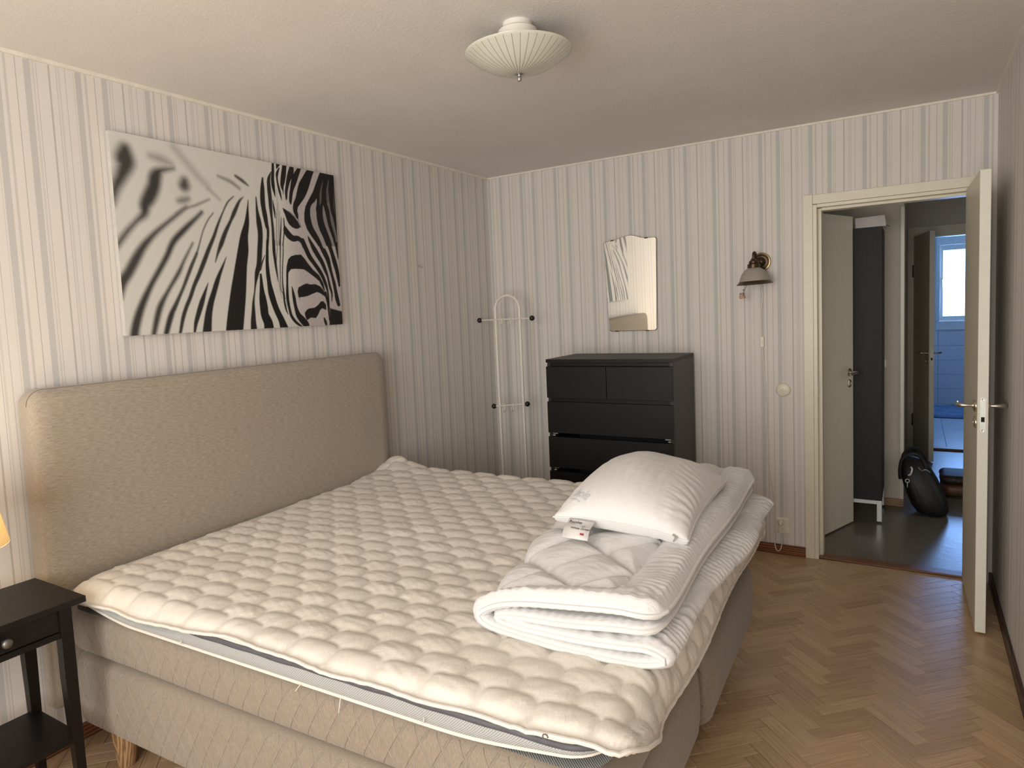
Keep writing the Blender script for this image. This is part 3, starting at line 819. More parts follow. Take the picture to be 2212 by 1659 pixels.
def band(name, levels, mat, wave=0.0, seed=0):
    Zs = []
    for z, off, in levels:
        q = topper_outline(off); s = np.arange(len(q))/len(q)
        hm = smooth01((.72-q[:, 0])/.22)*smooth01((-q[:, 1]-.78)/.10)*(z > .625); sink = -.010*hm
        q = q+np.stack([.02*hm*smooth01((.15-q[:, 0])/.1), .035*hm], -1)
        Zs.append(np.stack([q[:, 0], q[:, 1], z+lift(q)*np.clip((.662-z)/.078, 0, 1)*np.where(z > .625, .3, 1)+sink+wave*(np.sin(s*2*PI*29+seed)*.6+np.sin(s*2*PI*47))], -1))
    P = np.array(Zs).transpose(1, 0, 2)
    return grid_obj(name, P[:, :, 0], P[:, :, 1], P[:, :, 2], mat, top, (0, 0, 0), True)
band('mesh_side', [(.584, -.004), (.592, .003), (.610, .006), (.630, .004)], 'topper_grey')
band('zip', [(.629, .005), (.6305, .0075), (.637, .0085), (.6435, .0075), (.645, .004)], 'zip', .0010)
band('cover', [(.643, .003), (.650, .004), (.658, -.004), (.663, -.018), (.664, -.05)], 'topper_white')
q = topper_outline(.001); b = MB(); b.tube([(p[0], p[1], .5865+l*.97) for p, l in zip(q, lift(q))], .0045, 6, True); b.build('piping', 'pad_hem', top, True)
q = topper_outline(-.05); b = MB()
b._add([(p[0], p[1], .664) for p in q], [tuple(range(len(q)))]); b.build('upper_face', 'topper_white', top)
q = topper_outline(-.004); b = MB(); b._add([(p[0], p[1], .585) for p in q], [tuple(range(len(q)))[::-1]]); b.build('lower_face', 'topper_grey', top)
# a few loose sewing threads along the near edge
for x, dx, dz, cu in ((.66, .012, .016, .01), (1.16, -.018, -.022, .004), (1.30, -.006, -.040, .006), (1.55, .012, .020, .012)):
    b = MB(); zz = .590
    pts = [(x, -.921, zz), (x+dx*.5+cu*.4, -.927, zz+dz*.5), (x+dx, -.925, zz+dz)]
    b.tube(catmull(pts, 9), .0011, 5); b.build('loose_thread', 'pad_hem', top, True)

# ---------------------------------------------------------------- quilted mattress pad
pad = thing('mattress_pad', 'cream quilted mattress pad with ogee-shaped cells covering the bed', 'mattress pad', BLOC, BROT)
NU, NV = 318, 268
XF, XH = 1.972, .022
Lf = XF-XH; Lt = Lf+.150
s_ = np.linspace(0, Lt, NU); t_ = np.linspace(0, 1, NV)
Sg, Tg = np.meshgrid(s_, t_, indexing='ij')
Rc = .085
def corner_cut(s):
    a = np.where(s > Lt-Rc, Rc-np.sqrt(np.maximum(Rc**2-(s-(Lt-Rc))**2, 0)), 0)
    c = np.where(s < Rc, Rc-np.sqrt(np.maximum(Rc**2-(Rc-s)**2, 0)), 0)
    return a, c
ca, cb = corner_cut(Sg)
yn = -.930+ca*1.0+cb*.5+.006*np.sin(Sg*9)+.004*np.sin(Sg*23+1); yf = .922-ca-cb*.5+.005*np.sin(Sg*11+2)
Yg = yn+(yf-yn)*Tg
th = .12+(1.42-.12)*smooth01((Yg+.93)/.34)
th = th-.15*smooth01((Yg-.72)/.2)+.10*np.sin(Yg*7.0)
rb = .055; e = np.maximum(Sg-Lf, 0)*(.62+.38*smooth01((Yg+.92)/.30))
ea = np.minimum(e, rb*th)
Xg = XH+np.minimum(Sg, Lf)+rb*np.sin(ea/rb)+np.maximum(e-rb*th, 0)*np.cos(th)
Zg = .672-(rb-rb*np.cos(ea/rb))-np.maximum(e-rb*th, 0)*np.sin(th)
wx = XH+Sg
# edges: near hem droops a touch, the near head corner hangs lower, the far head corner is bunched up
dn = Yg-yn
droop = np.interp(wx, [0, .06, .22, .55, .92, 1.27, 1.57, 1.8, 2.0], [.045, .040, .038, .035, .010, .016, .021, .014, .008])
Zg -= droop*(1-smooth01(dn/.075))
Zg -= .014*(1-smooth01((yf-Yg)/.05))
Yg -= .012*np.exp(-((wx-.12)/.15)**2)*(1-smooth01(dn/.10))
Zg += .052*np.exp(-((wx-.09)/.10)**2-((Yg-.88)/.075)**2)+.018*np.exp(-((wx-.22)/.14)**2-((Yg-.84)/.12)**2)
Zg += .012*smooth01((Yg-.2)/.7)*np.exp(-((wx-1.0)/1.2)**2)
Zg -= .030*np.exp(-(wx/.07)**2)*(1-smooth01((Yg-.5)/.35))
Zg += .003*wob(wx, Yg, 1.6, 5)*smooth01(dn/.1)
Zg += .010*smooth01((wx-1.6)/.4)*(Sg < Lf+1)*np.exp(-((Yg+.9)/.25)**2)
# quilting: two families of wavy seams crossing on a lattice of lozenges
qa = .5*((wx-1.683)/.0725+(Yg+.730)/.0765); qb = .5*((wx-1.683)/.0725-(Yg+.730)/.0765)
ga = qa+.135*np.sin(2*PI*qb); gb = qb+.135*np.sin(2*PI*qa)
fa = ga-np.floor(ga); fb = gb-np.floor(gb)
puff = (4*fa*(1-fa))**.50*(4*fb*(1-fb))**.50
cid = np.sin(np.floor(ga)*12.9898+np.floor(gb)*78.233)*43758.5453; cid = cid-np.floor(cid)
edge_d = np.minimum(np.minimum(dn, yf-Yg), np.minimum(Lt-Sg, Sg+.02))
rim = smooth01((edge_d-.006)/.03)
gath = np.sin(2*PI*wx/.017+2*wob(wx, Yg, 6, 31))*np.exp(-((dn-.03)/.03)**2)*.0016 + np.sin(2*PI*Yg/.016+2*wob(wx, Yg, 6, 33))*np.exp(-((Lt-Sg-.035)/.03)**2)*.0020
disp = .0150*(.85+.3*cid)*puff**.85*rim+gath+.0008*wob(wx, Yg, 18, 9)*puff+.0011*np.sin(2*PI*(wx*14+Yg*(34+8*cid))+3*wob(wx, Yg, 5, 12)+9*cid)*puff*(cid > .45)
def surf_normals(X, Y, Z):
    a = np.stack([np.gradient(X, axis=0), np.gradient(Y, axis=0), np.gradient(Z, axis=0)], -1)
    b_ = np.stack([np.gradient(X, axis=1), np.gradient(Y, axis=1), np.gradient(Z, axis=1)], -1)
    n_ = np.cross(a, b_); return n_/(np.linalg.norm(n_, axis=2, keepdims=True)+1e-12)
Nn = surf_normals(Xg, Yg, Zg)
Pq = np.stack([Xg, Yg, Zg], -1)+Nn*disp[..., None]
po = grid_obj('quilted_top', Pq[..., 0], Pq[..., 1], Pq[..., 2], 'pad', pad)
sol = po.modifiers.new('thickness', 'SOLIDIFY'); sol.thickness = .006; sol.offset = -1.0
ring = np.concatenate([Pq[:, 0], Pq[-1, 1:], Pq[::-1, -1][1:], Pq[0, ::-1][1:-1]])
b = MB(); b.tube(ring[::2], .0052, 7, True); b.build('binding', 'pad_hem', pad, True)

b = MB(); i_ = int(1.86/Lt*NU); p_ = Pq[i_, 0]
b.tube([(p_[0]+.006*math.cos(a), p_[1]-.006, p_[2]+.006*math.sin(a)) for a in np.linspace(0, 5.2, 14)], .0013, 5); b.build('loose_thread', 'zip', pad, True)

# ---------------------------------------------------------------- folded duvet
duv = thing('folded_duvet', 'thick white duvet folded in four at the foot of the bed', 'duvet', BLOC, BROT)
path = [(2.030, .806), (1.93, .818), (1.80, .810), (1.67, .786), (1.575, .755), (1.532, .720), (1.570, .695), (1.70, .691), (1.86, .692), (1.98, .694), (2.042, .712),
        (2.000, .731), (1.93, .729), (1.79, .724), (1.66, .718), (1.588, .725), (1.650, .742), (1.78, .760), (1.92, .773), (2.022, .770)]
NS, NY = 300, 236
C = catmull(path, 900); dd = np.r_[0, np.cumsum(np.linalg.norm(np.diff(C, axis=0), axis=1))]
ss = np.linspace(0, dd[-1], NS); C = np.stack([np.interp(ss, dd, C[:, 0]), np.interp(ss, dd, C[:, 1])], -1)
tg = np.gradient(C, axis=0); tg /= np.linalg.norm(tg, axis=1, keepdims=True)
nrm = np.stack([tg[:, 1], -tg[:, 0]], -1)        # points to the outside (up on the top layer)
nrm = -nrm if nrm[20, 1] < 0 else nrm
Y0, Y1 = -.625, .790
yv = np.linspace(Y0, Y1, NY)
Ss, Yv = np.meshgrid(ss, yv, indexing='ij')
CX = np.repeat(C[:, :1], NY, 1); CZ = np.repeat(C[:, 1:], NY, 1)
NX = np.repeat(nrm[:, :1], NY, 1); NZ = np.repeat(nrm[:, 1:], NY, 1)
# plan outline: near edge slightly skewed, left fold drifts towards the headboard further back
g = smooth01((Yv-Y0)/.8)
CX = CX - .085*g*smooth01((1.95-CX)/.45)+.006*np.sin(Yv*8+CX*3)
# lengthwise undulation; the far end is looser and higher on the foot side
CZ = CZ+.006*np.sin(Yv*6.1+1)*smooth01((CZ-.70)/.08)+.004*wob(CX, Yv, 2.2, 17)*smooth01((CZ-.70)/.06)+.012*smooth01((Yv-.35)/.4)*smooth01((CZ-.70)/.1)
CX = CX+.050*smooth01((Yv+.45)/.9)*smooth01((CX-1.95)/.12)*smooth01((.76-CZ)/.03)
CZ = CZ-.024*np.exp(-((CX-1.75)/.20)**2-((Yv-.17)/.30)**2)*smooth01((CZ-.72)/.09)
# near corners rounded
Ld = ss[-1]
edge_s = np.minimum(Ss, Ld-Ss); edge_y = np.minimum(Yv-Y0, Y1-Yv)
def rcut(es, r): return np.where(es < r, r-np.sqrt(np.maximum(r*r-(r-es)**2, 0)), 0)
Yw = Yv+rcut(edge_s, .06)*(1-smooth01((Yv-Y0)/.25))-rcut(edge_s, .06)*(1-smooth01((Y1-Yv)/.25))
Yw = Yw+.010*np.sin(CX*9+1)*(1-smooth01((Yv-Y0)/.3))+.012*smooth01((CX-1.55)/.5)*(-1)*(1-smooth01((Yv-Y0)/.5))
ed = np.minimum(edge_s, edge_y)
half = .0118*np.clip(ed/.025, 0, 1)**.5+.0052
# quilting on the outer face of the top layer (stitched diamonds inside a border)
dl = np.minimum(np.abs(((CX-1.772)+(Yw+.269)+.13*100) % .262), .262-np.abs(((CX-1.772)+(Yw+.269)+.262*50) % .262))
def linedist(v, per): f = np.mod(v, per); return np.minimum(f, per-f)/math.sqrt(2)
inb = (CX < 1.900) & (Yw > -.535) & (Yw < .66)
d1_ = linedist((CX-1.772)+(Yw+.269), .262); d2_ = linedist((CX-1.772)-(Yw+.269), .262)
dq = np.where(inb, np.minimum(d1_, d2_), 9.)
dbx = np.where((Yw > -.55), np.abs(CX-1.900), 9.); dby = np.where(CX < 1.915, np.abs(Yw+.535), 9.)
dq = np.minimum(dq, np.minimum(dbx, dby))
topside = (Ss < .62)
depth = .020*np.exp(-(dq/.017)**1.2)
puf = .013*(np.clip(dq, 0, .065)/.065)**.6
strip_r = smooth01((CX-1.895)/.02)*smooth01((2.04-CX)/.02)
gat = (.0026*np.sin(2*PI*Yw/.025+4.0*wob(CX, Yw, 4, 41))*np.clip(.6+.7*wob(CX, Yw, 4, 51), .05, 1.4)+.0012*np.sin(2*PI*Yw/.012+3*wob(CX, Yw, 8, 43)))*strip_r
strip_n = smooth01((-.53-Yw)/.02)
gat = gat+.0016*np.sin(2*PI*CX/.03+2*wob(CX, Yw, 5, 44))*strip_n
crease = .0012*wob(CX*2.2, Yw, 6, 45)+.0006*wob(CX, Yw*2, 20, 46)
up = np.where(topside, puf-depth+gat+crease+.004, .0026*np.sin(2*PI*Yw/.027+4.5*wob(CX, Yw, 4, 47)+CX*24)*smooth01((CX-1.88)/.1)*np.clip(.6+.7*wob(CX, Yw, 3.5, 57), .05, 1.4)+.0018*np.sin(2*PI*CX/.03+3*wob(CX, Yw, 5, 48)))
up = up*smooth01(ed/.03)
dnv = .0016*np.sin(2*PI*CX/.026+3*wob(CX, Yw, 4, 49))*smooth01(ed/.02)
lean = .012*np.clip(1-edge_s/.05, 0, 1)**2*0
U_ = np.stack([CX+NX*(half+up), Yw, CZ+NZ*(half+up)], -1)
D_ = np.stack([CX-NX*(half+dnv), Yw, CZ-NZ*(half+dnv)], -1)
Vd = np.concatenate([U_.reshape(-1, 3), D_.reshape(-1, 3)])
A_, B_ = np.meshgrid(np.arange(NS-1), np.arange(NY-1), indexing='ij'); A_ = A_.ravel(); B_ = B_.ravel()
q1 = np.stack([A_*NY+B_, (A_+1)*NY+B_, (A_+1)*NY+B_+1, A_*NY+B_+1], -1); q2 = q1[:, ::-1]+NS*NY
bi = np.concatenate([np.arange(NS-1)*NY, (NS-1)*NY+np.arange(NY-1), (NS-1-np.arange(NS-1))*NY+NY-1, (NY-1-np.arange(NY-1))])
bj = np.roll(bi, -1)
q3 = np.stack([bi, bj, bj+NS*NY, bi+NS*NY], -1)[:, ::-1]
np_obj('quilt', Vd, np.concatenate([q1, q2, q3]), 'duvet', duv)
mid = .5*(U_+D_).reshape(-1, 3)[bi]
b = MB(); b.tube(mid[::2], .0066, 8, True); b.build('piping', 'duvet_hem', duv, True)

# ---------------------------------------------------------------- pillow
PC = np.array([1.865, -2.042, .872]); ax_ = np.array([.457, -.052, 0])/2; ay_ = np.array([-.047, .696, 0])/2
pil = thing('pillow', 'plump white pillow with a care label on top of the folded duvet', 'pillow', tuple(PC))
n_ = 150
uu, vv = np.meshgrid(np.linspace(-1, 1, n_), np.linspace(-1, 1, n_), indexing='ij')
def pillow_pt(u, v, top_=1):
    cu = 1-.075*(1-v*v)**1.0*np.abs(u)**3; cv = 1-.055*(1-u*u)*np.abs(v)**3
    P = PC+ax_*(u*cu)[..., None]+ay_*(v*cv)[..., None]
    m = np.clip((1-u*u), 0, 1)*np.clip((1-v*v), 0, 1)
    ed_ = np.minimum(1-np.abs(u), 1-np.abs(v)); corner = np.exp(-((1-np.abs(u))**2+(1-np.abs(v))**2)/.10)
    w1 = wob(u, v, 1.1, 61); w2 = wob(u, v, .9, 62); w3 = wob(u, v, 2.2, 65)
    eu = np.exp(-((1-np.abs(u))/.30)**2); ev = np.exp(-((1-np.abs(v))/.22)**2)
    wr = .0034*np.sin(2*PI*v*6.5+2.6*w1+1.5*u)*eu*np.clip(.55+.6*w2, 0, 1.3)*np.where(u > 0, 1.5, .45)
    wr = wr+.0016*np.sin(2*PI*v*13+4*w2)*eu*np.clip(w3+.2, 0, 1)*np.where(u > 0, 1.2, .5)
    wr = wr+.0020*np.sin(2*PI*u*5+3*w2+v)*ev*np.clip(.4+w1, 0, 1)
    wr = wr+.0045*wob(u*1.2, v*.8, .8, 63)*m+.0012*np.abs(wob(u*1.6, v, 2.0, 64))*m
    h = np.where(top_ > 0, .128*m**.47*(1-.12*(u-.1)), .056*m**.24)+wr*smooth01(ed_/.06)
    tilt = .012*u*np.abs(u)*0-.010*corner
    z = top_*h+tilt+.012*(v > .0)*v*v
    P = P+np.stack([0*z, 0*z, z], -1)
    return P
tp = pillow_pt(uu, vv, 1); bt = pillow_pt(uu, vv, -1)
Vp = np.concatenate([tp.reshape(-1, 3), bt.reshape(-1, 3)])-PC
A_, B_ = np.meshgrid(np.arange(n_-1), np.arange(n_-1), indexing='ij'); A_ = A_.ravel(); B_ = B_.ravel()
q1 = np.stack([A_*n_+B_, (A_+1)*n_+B_, (A_+1)*n_+B_+1, A_*n_+B_+1], -1); q2 = q1[:, ::-1]+n_*n_
np_obj('ticking', Vp, np.concatenate([q1, q2]), 'pillow', pil)
rg = np.concatenate([tp[:, 0], tp[-1, 1:], tp[::-1, -1][1:], tp[0, ::-1][1:-1]])-PC
b = MB(); b.tube(rg[::2], .0028, 6, True); b.build('seam', 'pillow', pil, True)
# care label hanging from the near seam
lt = [np.array(p) for p in ((1.722, -2.368, .868), (1.812, -2.376, .868))]; lb = [np.array(p) for p in ((1.737, -2.462, .836), (1.826, -2.468, .837))]
MAT['label'] = plain('satin_label', (.80, .79, .77), .45, var=.02)
nl = 12; La = np.zeros((nl, 2, 3))
for i in range(nl):
    f = i/(nl-1)
    for j in (0, 1):
        p = lt[j]*(1-f)+lb[j]*f; p = p+np.array([0, 0, .010*math.sin(PI*f)-.004*math.sin(2*PI*f)]); La[i, j] = p
lab = grid_obj('care_label', La[..., 0], La[..., 1], La[..., 2], 'label', pil, tuple(PC)); 
so = lab.modifiers.new('thickness', 'SOLIDIFY'); so.thickness = .0008; so.offset = 0
MAT['ink'] = plain('grey_ink', (.06, .06, .065), .6); MAT['red_ink'] = plain('red_ink', (.45, .05, .05), .6); MAT['thread_shaded'] = plain('shaded_white_embroidery', (.60, .61, .66), .6); MAT['thread_grey'] = plain('grey_embroidery', (.50, .51, .55), .6)  # the white embroidery is greyed to carry its blue-grey shadows
def label_pt(u, f, lift_=.0012):
    i = min(int(f*(nl-1)), nl-2); t = f*(nl-1)-i
    p = (La[i, 0]*(1-u)+La[i, 1]*u)*(1-t)+(La[i+1, 0]*(1-u)+La[i+1, 1]*u)*t
    return p+np.array([0, -.0004, lift_])
def text_on(name, s, fn, size, parent, mat, off, shear=0.0, bold=0.0):
    """lettering as a flat mesh laid onto a surface: fn maps text x,y (m) to a point"""
    cu = bpy.data.curves.new(name, 'FONT'); cu.body = s; cu.size = size; cu.shear = shear; cu.offset = bold; cu.resolution_u = 3
    tmp = bpy.data.objects.new(name, cu); COL.objects.link(tmp)
    dg = bpy.context.evaluated_depsgraph_get(); me = bpy.data.meshes.new_from_object(tmp.evaluated_get(dg))
    bpy.data.objects.remove(tmp); bpy.data.curves.remove(cu)
    for v in me.vertices:
        p = fn(v.co.x, v.co.y); v.co = (p[0]-off[0], p[1]-off[1], p[2]-off[2])
    me.materials.clear(); me.materials.append(MAT[mat]); me.update()
    o = bpy.data.objects.new(name, me); COL.objects.link(o); o.parent = parent
    return o
LWd, LHt = .090, .100
def lab_fn(x0, f0): return lambda x, y: label_pt((x0+x)/LWd, min(max(f0-y/LHt, 0), 1))
text_on('lettering', 'hoie', lab_fn(.006, .30), .026, lab, 'ink', tuple(PC), bold=.0004)
b = MB(tuple(PC))
for x0, x1 in ((.006, .009), (.011, .020), (.021, .0245), (.026, .030)):
    pts = [label_pt(x/LWd, f) for f in (.345, .362) for x in (x0, x1)]; b._add(pts, [(0, 1, 3, 2)])
b.build('small_print', 'ink', lab)
text_on('lettering', 'White Dream', lab_fn(.022, .70), .0125, lab, 'ink', tuple(PC), shear=.15, bold=.0002)
for nm, x0, x1, f0, f1, mt in (('red_mark', .060, .074, .82, .88, 'red_ink'), ('rule', .004, .055, .46, .465, 'thread_grey')):
    b = MB(tuple(PC)); pts = [label_pt(x/LWd, f) for f in (f0, f1) for x in (x0, x1)]; b._add(pts, [(0, 1, 3, 2)]); b.build(nm, mt, lab)
b = MB(tuple(PC)); pts = [label_pt((.064+.007*math.cos(a))/LWd, .50+.007/LHt*math.sin(a)) for a in np.linspace(0, 2*PI, 17)[:-1]]; b._add(pts, [tuple(range(16))]); b.build('grey_dot', 'thread_grey', lab)
# embroidered mark on the ticking
def emb(x, y):
    # runs along the short side near the left corner
    d = np.array([.83, -.55]); e2 = np.array([.55, .83])
    w = np.array([1.702, -2.305])+d*x+e2*y
    M2 = np.array([[ax_[0], ay_[0]], [ax_[1], ay_[1]]]); uv_ = np.linalg.solve(M2, w-PC[:2])
    p = pillow_pt(np.array(uv_[0]), np.array(uv_[1]), np.array(1))
    return (p[0], p[1], p[2]+.0016)
text_on('embroidery', 'hoie', emb, .046, pil, 'thread_shaded', tuple(PC), bold=.0006)
b = MB(tuple(PC))
for x0, x1 in ((.006, .011), (.015, .030), (.034, .042), (.045, .060)):
    b._add([emb(x, y) for y in (-.010, -.013) for x in (x0, x1)], [(0, 1, 3, 2)])
b.build('small_stitching', 'thread_grey', pil)
b = MB(tuple(PC)); b.tube([(2.070, -2.404, .872), (2.082, -2.416, .868), (2.076, -2.425, .858)], [.003, .004, .0025], 6); b.build('zip_pull', 'steel', pil, True)

# ---------------------------------------------------------------- chest of drawers
DL = (0.697, -0.522, 0); dr = thing('chest_of_drawers', 'black-brown six-drawer chest standing below the wall mirror', 'chest of drawers', DL, .0163)
DW, DD, DH = .80, .48, 1.23
b = MB(); b.box(0, DW, 0, DD-.004, DH-.021, DH, .0012); b.build('top', 'black_brown', dr)
b = MB(); b.box(.0, .022, .020, DD-.006, 0, DH-.0215, .001); b.build('side_panel', 'black_brown_sheen', dr)
b = MB(); b.box(DW-.022, DW, .020, DD-.006, 0, DH-.0215, .001); b.build('side_panel', 'black_brown_sheen', dr)
b = MB(); b.box(.022, DW-.022, DD-.014, DD-.008, .02, DH-.0215); b.build('back_panel', 'black_brown', dr)
b = MB(); b.box(.022, DW-.022, .030, .048, .0, .080); b.build('plinth', 'black_brown', dr)
b = MB(); b.box(.022, DW-.022, .026, .050, 1.186, DH-.0215); b.build('front_rail', 'black_brown', dr)
b = MB(); b.box(.022, DW-.022, .026, .050, .958, .990); b.build('front_rail', 'black_brown', dr)
rows = [1.184-.2225*i for i in range(5)]; FHt = .1975
def drawer(x0, x1, zt, slim=False):
    d = MB(); d.box(x0, x1, 0, .0185, zt-FHt, zt, .0012); f = d.build('drawer', 'black_brown', dr)
    b = MB(); w = .010
    b.box(x0+.022, x0+.022+w, .0187, .42, zt-FHt+.015, zt-.030); b.box(x1-.022-w, x1-.022, .0187, .42, zt-FHt+.015, zt-.030)
    b.box(x0+.022+w, x1-.022-w, .41, .42, zt-FHt+.015, zt-.030); b.box(x0+.022+w, x1-.022-w, .0187, .41, zt-FHt+.016, zt-FHt+.022)
    b.build('drawer_box', plain('grey_drawer_liner', (.045, .05, .055), .6) if 'liner' not in MAT else 'liner', f); return f
MAT['liner'] = plain('grey_drawer_liner', (.045, .05, .055), .6)
drawer(.0005, DW/2-.0012, rows[0]); drawer(DW/2+.0012, DW-.0005, rows[0])
for i in (1, 2, 3, 4): drawer(.0005, DW-.0005, rows[i])
for i in (1, 2, 3):
    z = rows[i]-FHt-.013
    for sx, x in ((1, .023), (-1, DW-.023)):
        b = MB(); b.box(min(x, x+sx*.030), max(x, x+sx*.030), .022, .030, z+.003, z+.008); b.ball((x+sx*.030, .025, z+.0055), .005, 10, 6); b.build('runner', 'steel', dr)
        b = MB(); b.box(min(x, x+sx*.016), max(x, x+sx*.016), .021, .029, z-.009, z-.004, .0008); b.build('runner_stop', 'white_plastic', dr)

# ---------------------------------------------------------------- mirror
mir = thing('wall_mirror', 'frameless mirror with a wavy top edge above the chest of drawers', 'mirror', (1.085, -.004, 1.376))
ol = [(.936, 1.376), (1.242, 1.377), (1.251, 1.386)]
ol += [tuple(p) for p in catmull([(1.2655, 1.962), (1.262, 1.970), (1.252, 1.9735), (1.205, 1.975), (1.165, 1.981), (1.125, 1.995), (1.090, 2.002), (1.055, 1.999), (1.010, 1.988), (.968, 1.977), (.925, 1.973), (.910, 1.9705), (.903, 1.962)], 40)]
ol += [(.925, 1.386)]
ol = [(x-1.085, z-1.376) for x, z in ol]
m = NT('silvered_glass'); m.set(Metallic=1.0, Roughness=.015, Base_Color=(.86, .85, .80, 1)); MAT['mirror'] = m.m
MAT['mirror_edge'] = plain('dark_mirror_edge', (.05, .04, .03), .5)
b = MB(); b.prism(ol, -.0052, -.0010); b.build('backing', 'mirror_edge', mir)
c0 = (0, .31)
b = MB(); ins = [(c0[0]+(p[0]-c0[0])*.985, c0[1]+(p[1]-c0[1])*.992) for p in ol]
n = len(ol); b._add([(p[0], -.0054, p[1]) for p in ol]+[(p[0], -.0072, p[1]) for p in ins], [(i, (i+1) % n, n+(i+1) % n, n+i) for i in range(n)]+[tuple(range(n, 2*n))]); b.build('glass', 'mirror', mir)
for x, z in ((.967, 1.978), (1.198, 1.974), (.978, 1.377), (1.187, 1.377)):
    b = MB(); zz = z-1.376; b.box(x-1.085-.011, x-1.085+.011, -.0105, -.0012, zz-.004, zz+.003, .001); b.build('clip', 'bronze', mir)
mir.rotation_euler = (.0178, 0, 0)

# ---------------------------------------------------------------- coat rack in the corner
CY = -.25
rk = thing('coat_rack', 'white tubular coat rack with black ball ends in the room corner', 'coat rack', (.27, CY, 0))
OR = (.27, CY, 0)
xl, xr, ztop = .1745, .3685, 1.652
arc = [(xl+.010, CY, .008), (xl+.006, CY, .40), (xl, CY, 1.50)]
rad = (xr-xl)/2
pts = [(xl+.012, CY, .006), (xl+.008, CY, .40), (xl+.003, CY, 1.0), (xl, CY, ztop-rad-.02)]
pts += [(.5*(xl+xr)-rad*math.cos(a), CY, ztop-rad+rad*math.sin(a)) for a in np.linspace(0, PI, 17)]
pts += [(xr, CY, ztop-rad-.02), (xr+.002, CY, 1.0), (xr+.006, CY, .40), (xr+.010, CY, .006)]
b = MB(OR); b.tube(pts, .0105, 12); b.build('frame', 'white_metal', rk, True, 60)
for (x0, z0), (x1, z1), hooks in (((.049, 1.487), (.472, 1.489), (.236, .304)), ((.138, .875), (.409, .900), (.232, .300))):
    b = MB(OR); b.tube([(x0, CY-.012, z0), (x1, CY-.012, z1)], .0048, 10); b.build('crossbar', 'white_metal', rk, True, 60)
    for x, z in ((x0, z0), (x1, z1)):
        b = MB(OR); b.ball((x, CY-.012, z), .0185, 20, 12); b.build('ball', 'black', rk, True, 60)
    for hx in hooks:
        z = z0+(z1-z0)*(hx-x0)/(x1-x0); b = MB(OR)
        b.tube(catmull([(hx, CY-.012, z+.008), (hx, CY-.020, z+.006), (hx, CY-.020, z-.018), (hx, CY-.024, z-.034), (hx, CY-.040, z-.038), (hx, CY-.046, z-.024)], 22), .0042, 8)
        b.ball((hx, CY-.046, z-.022), .0062, 10, 8); b.build('hook', 'white_metal', rk, True, 60)
b = MB(OR); b.tube(catmull([(xl+.012, CY-.17, .012), (xl+.012, CY-.05, .014), (xl+.012, CY+.05, .014), (xl+.012, CY+.17, .012)], 12), .0105, 10); b.build('foot', 'white_metal', rk, True, 60)
b = MB(OR); b.tube(catmull([(xr+.010, CY-.17, .012), (xr+.010, CY-.05, .014), (xr+.010, CY+.05, .014), (xr+.010, CY+.17, .012)], 12), .0105, 10)
b.build('foot', 'white_metal', rk, True, 60)

# ---------------------------------------------------------------- wall lamp with cord, switch and plug
wl = thing('wall_lamp', 'antique bronze wall lamp with a frosted bell shade', 'wall lamp', (1.889, 0, 1.768))
OL = (1.889, 0, 1.768)
FR = ((1, 0, 0), (0, 0, 1), (0, -1, 0))
b = MB(OL); b.lathe([(.001, 0), (.055, 0), (.0555, .004), (.053, .009), (.047, .011)], (1.892, 0, 1.766), frame=FR, seg=40); b.build('rim', 'brass_edge', wl, True, 40)
b = MB(OL); b.lathe([(.047, .010), (.045, .016), (.038, .018), (.036, .014), (.028, .014), (.024, .020), (.014, .024), (.010, .030), (.001, .032)], (1.892, 0, 1.766), frame=FR, seg=40); b.build('back_plate', 'bronze', wl, True, 40)
sx_, sy_, sz_ = 1.876, -.125, 1.637     # shade rim centre
tl = .022
def sh(p): return p
b = MB(OL); b.tube(catmull([(1.892, -.026, 1.757), (1.890, -.050, 1.748), (1.886, -.082, 1.762), (1.880, -.100, 1.800), (1.876, -.116, 1.817), (1.873, -.128, 1.806), (1.872, -.130, 1.770)], 30), .0085, 10); b.build('arm', 'bronze', wl, True, 60)
b = MB(OL)
TA = Vector((-.035, .0, 1)).normalized(); TU = Vector((1, 0, .035)).normalized(); FS = (tuple(TU), (0, 1, 0), tuple(TA))
sc = (sx_, sy_, sz_)
b.lathe([(.004, .150), (.012, .146), (.017, .136), (.024, .131), (.026, .122), (.024, .118), (.034, .114), (.0355, .100), (.034, .092), (.028, .090), (.001, .090)], sc, frame=FS, seg=32); b.build('socket_cap', 'bronze', wl, True, 40)
for a in (0.2, 2.3, 4.4):
    b = MB(OL); p = Vector(sc)+TA*.103+(TU*math.cos(a)+Vector((0, 1, 0))*math.sin(a))*.0365; b.ball(tuple(p), .0042, 8, 6); b.build('screw', 'bronze', wl, True)
def frosted():
    m = NT('frosted_shade_glass'); m.set(Roughness=.5, Base_Color=(.40, .375, .325, 1), Transmission_Weight=.12, Specular_IOR_Level=.5)
    v = m.coord('Object'); m.bump(m.noise(v, 300, 2), .15, .001); return m.m
MAT['frost'] = frosted()
outer = [(.033, .092), (.040, .088), (.055, .076), (.068, .058), (.077, .038), (.082, .020), (.0835, .012)]
b = MB(OL); b.lathe(outer+[(.0805, .012)]+[(r-.003, h) for r, h in outer[::-1]], sc, frame=FS, seg=48); b.build('shade', 'frost', wl, True, 60)
b = MB(OL); b.lathe([(.082, .016), (.086, .014), (.090, .006), (.100, .0005), (.1005, -.002), (.098, -.003), (.087, .002), (.080, .010)], sc, frame=FS, seg=48); b.build('shade_rim', 'bronze', wl, True, 40)
b = MB(OL); b.ball((sx_, sy_, sz_+.03), .024, 16, 12, (1, 1, 1.25)); b.build('bulb', plain('pearl_bulb', (.75, .73, .68), .3), wl, True)
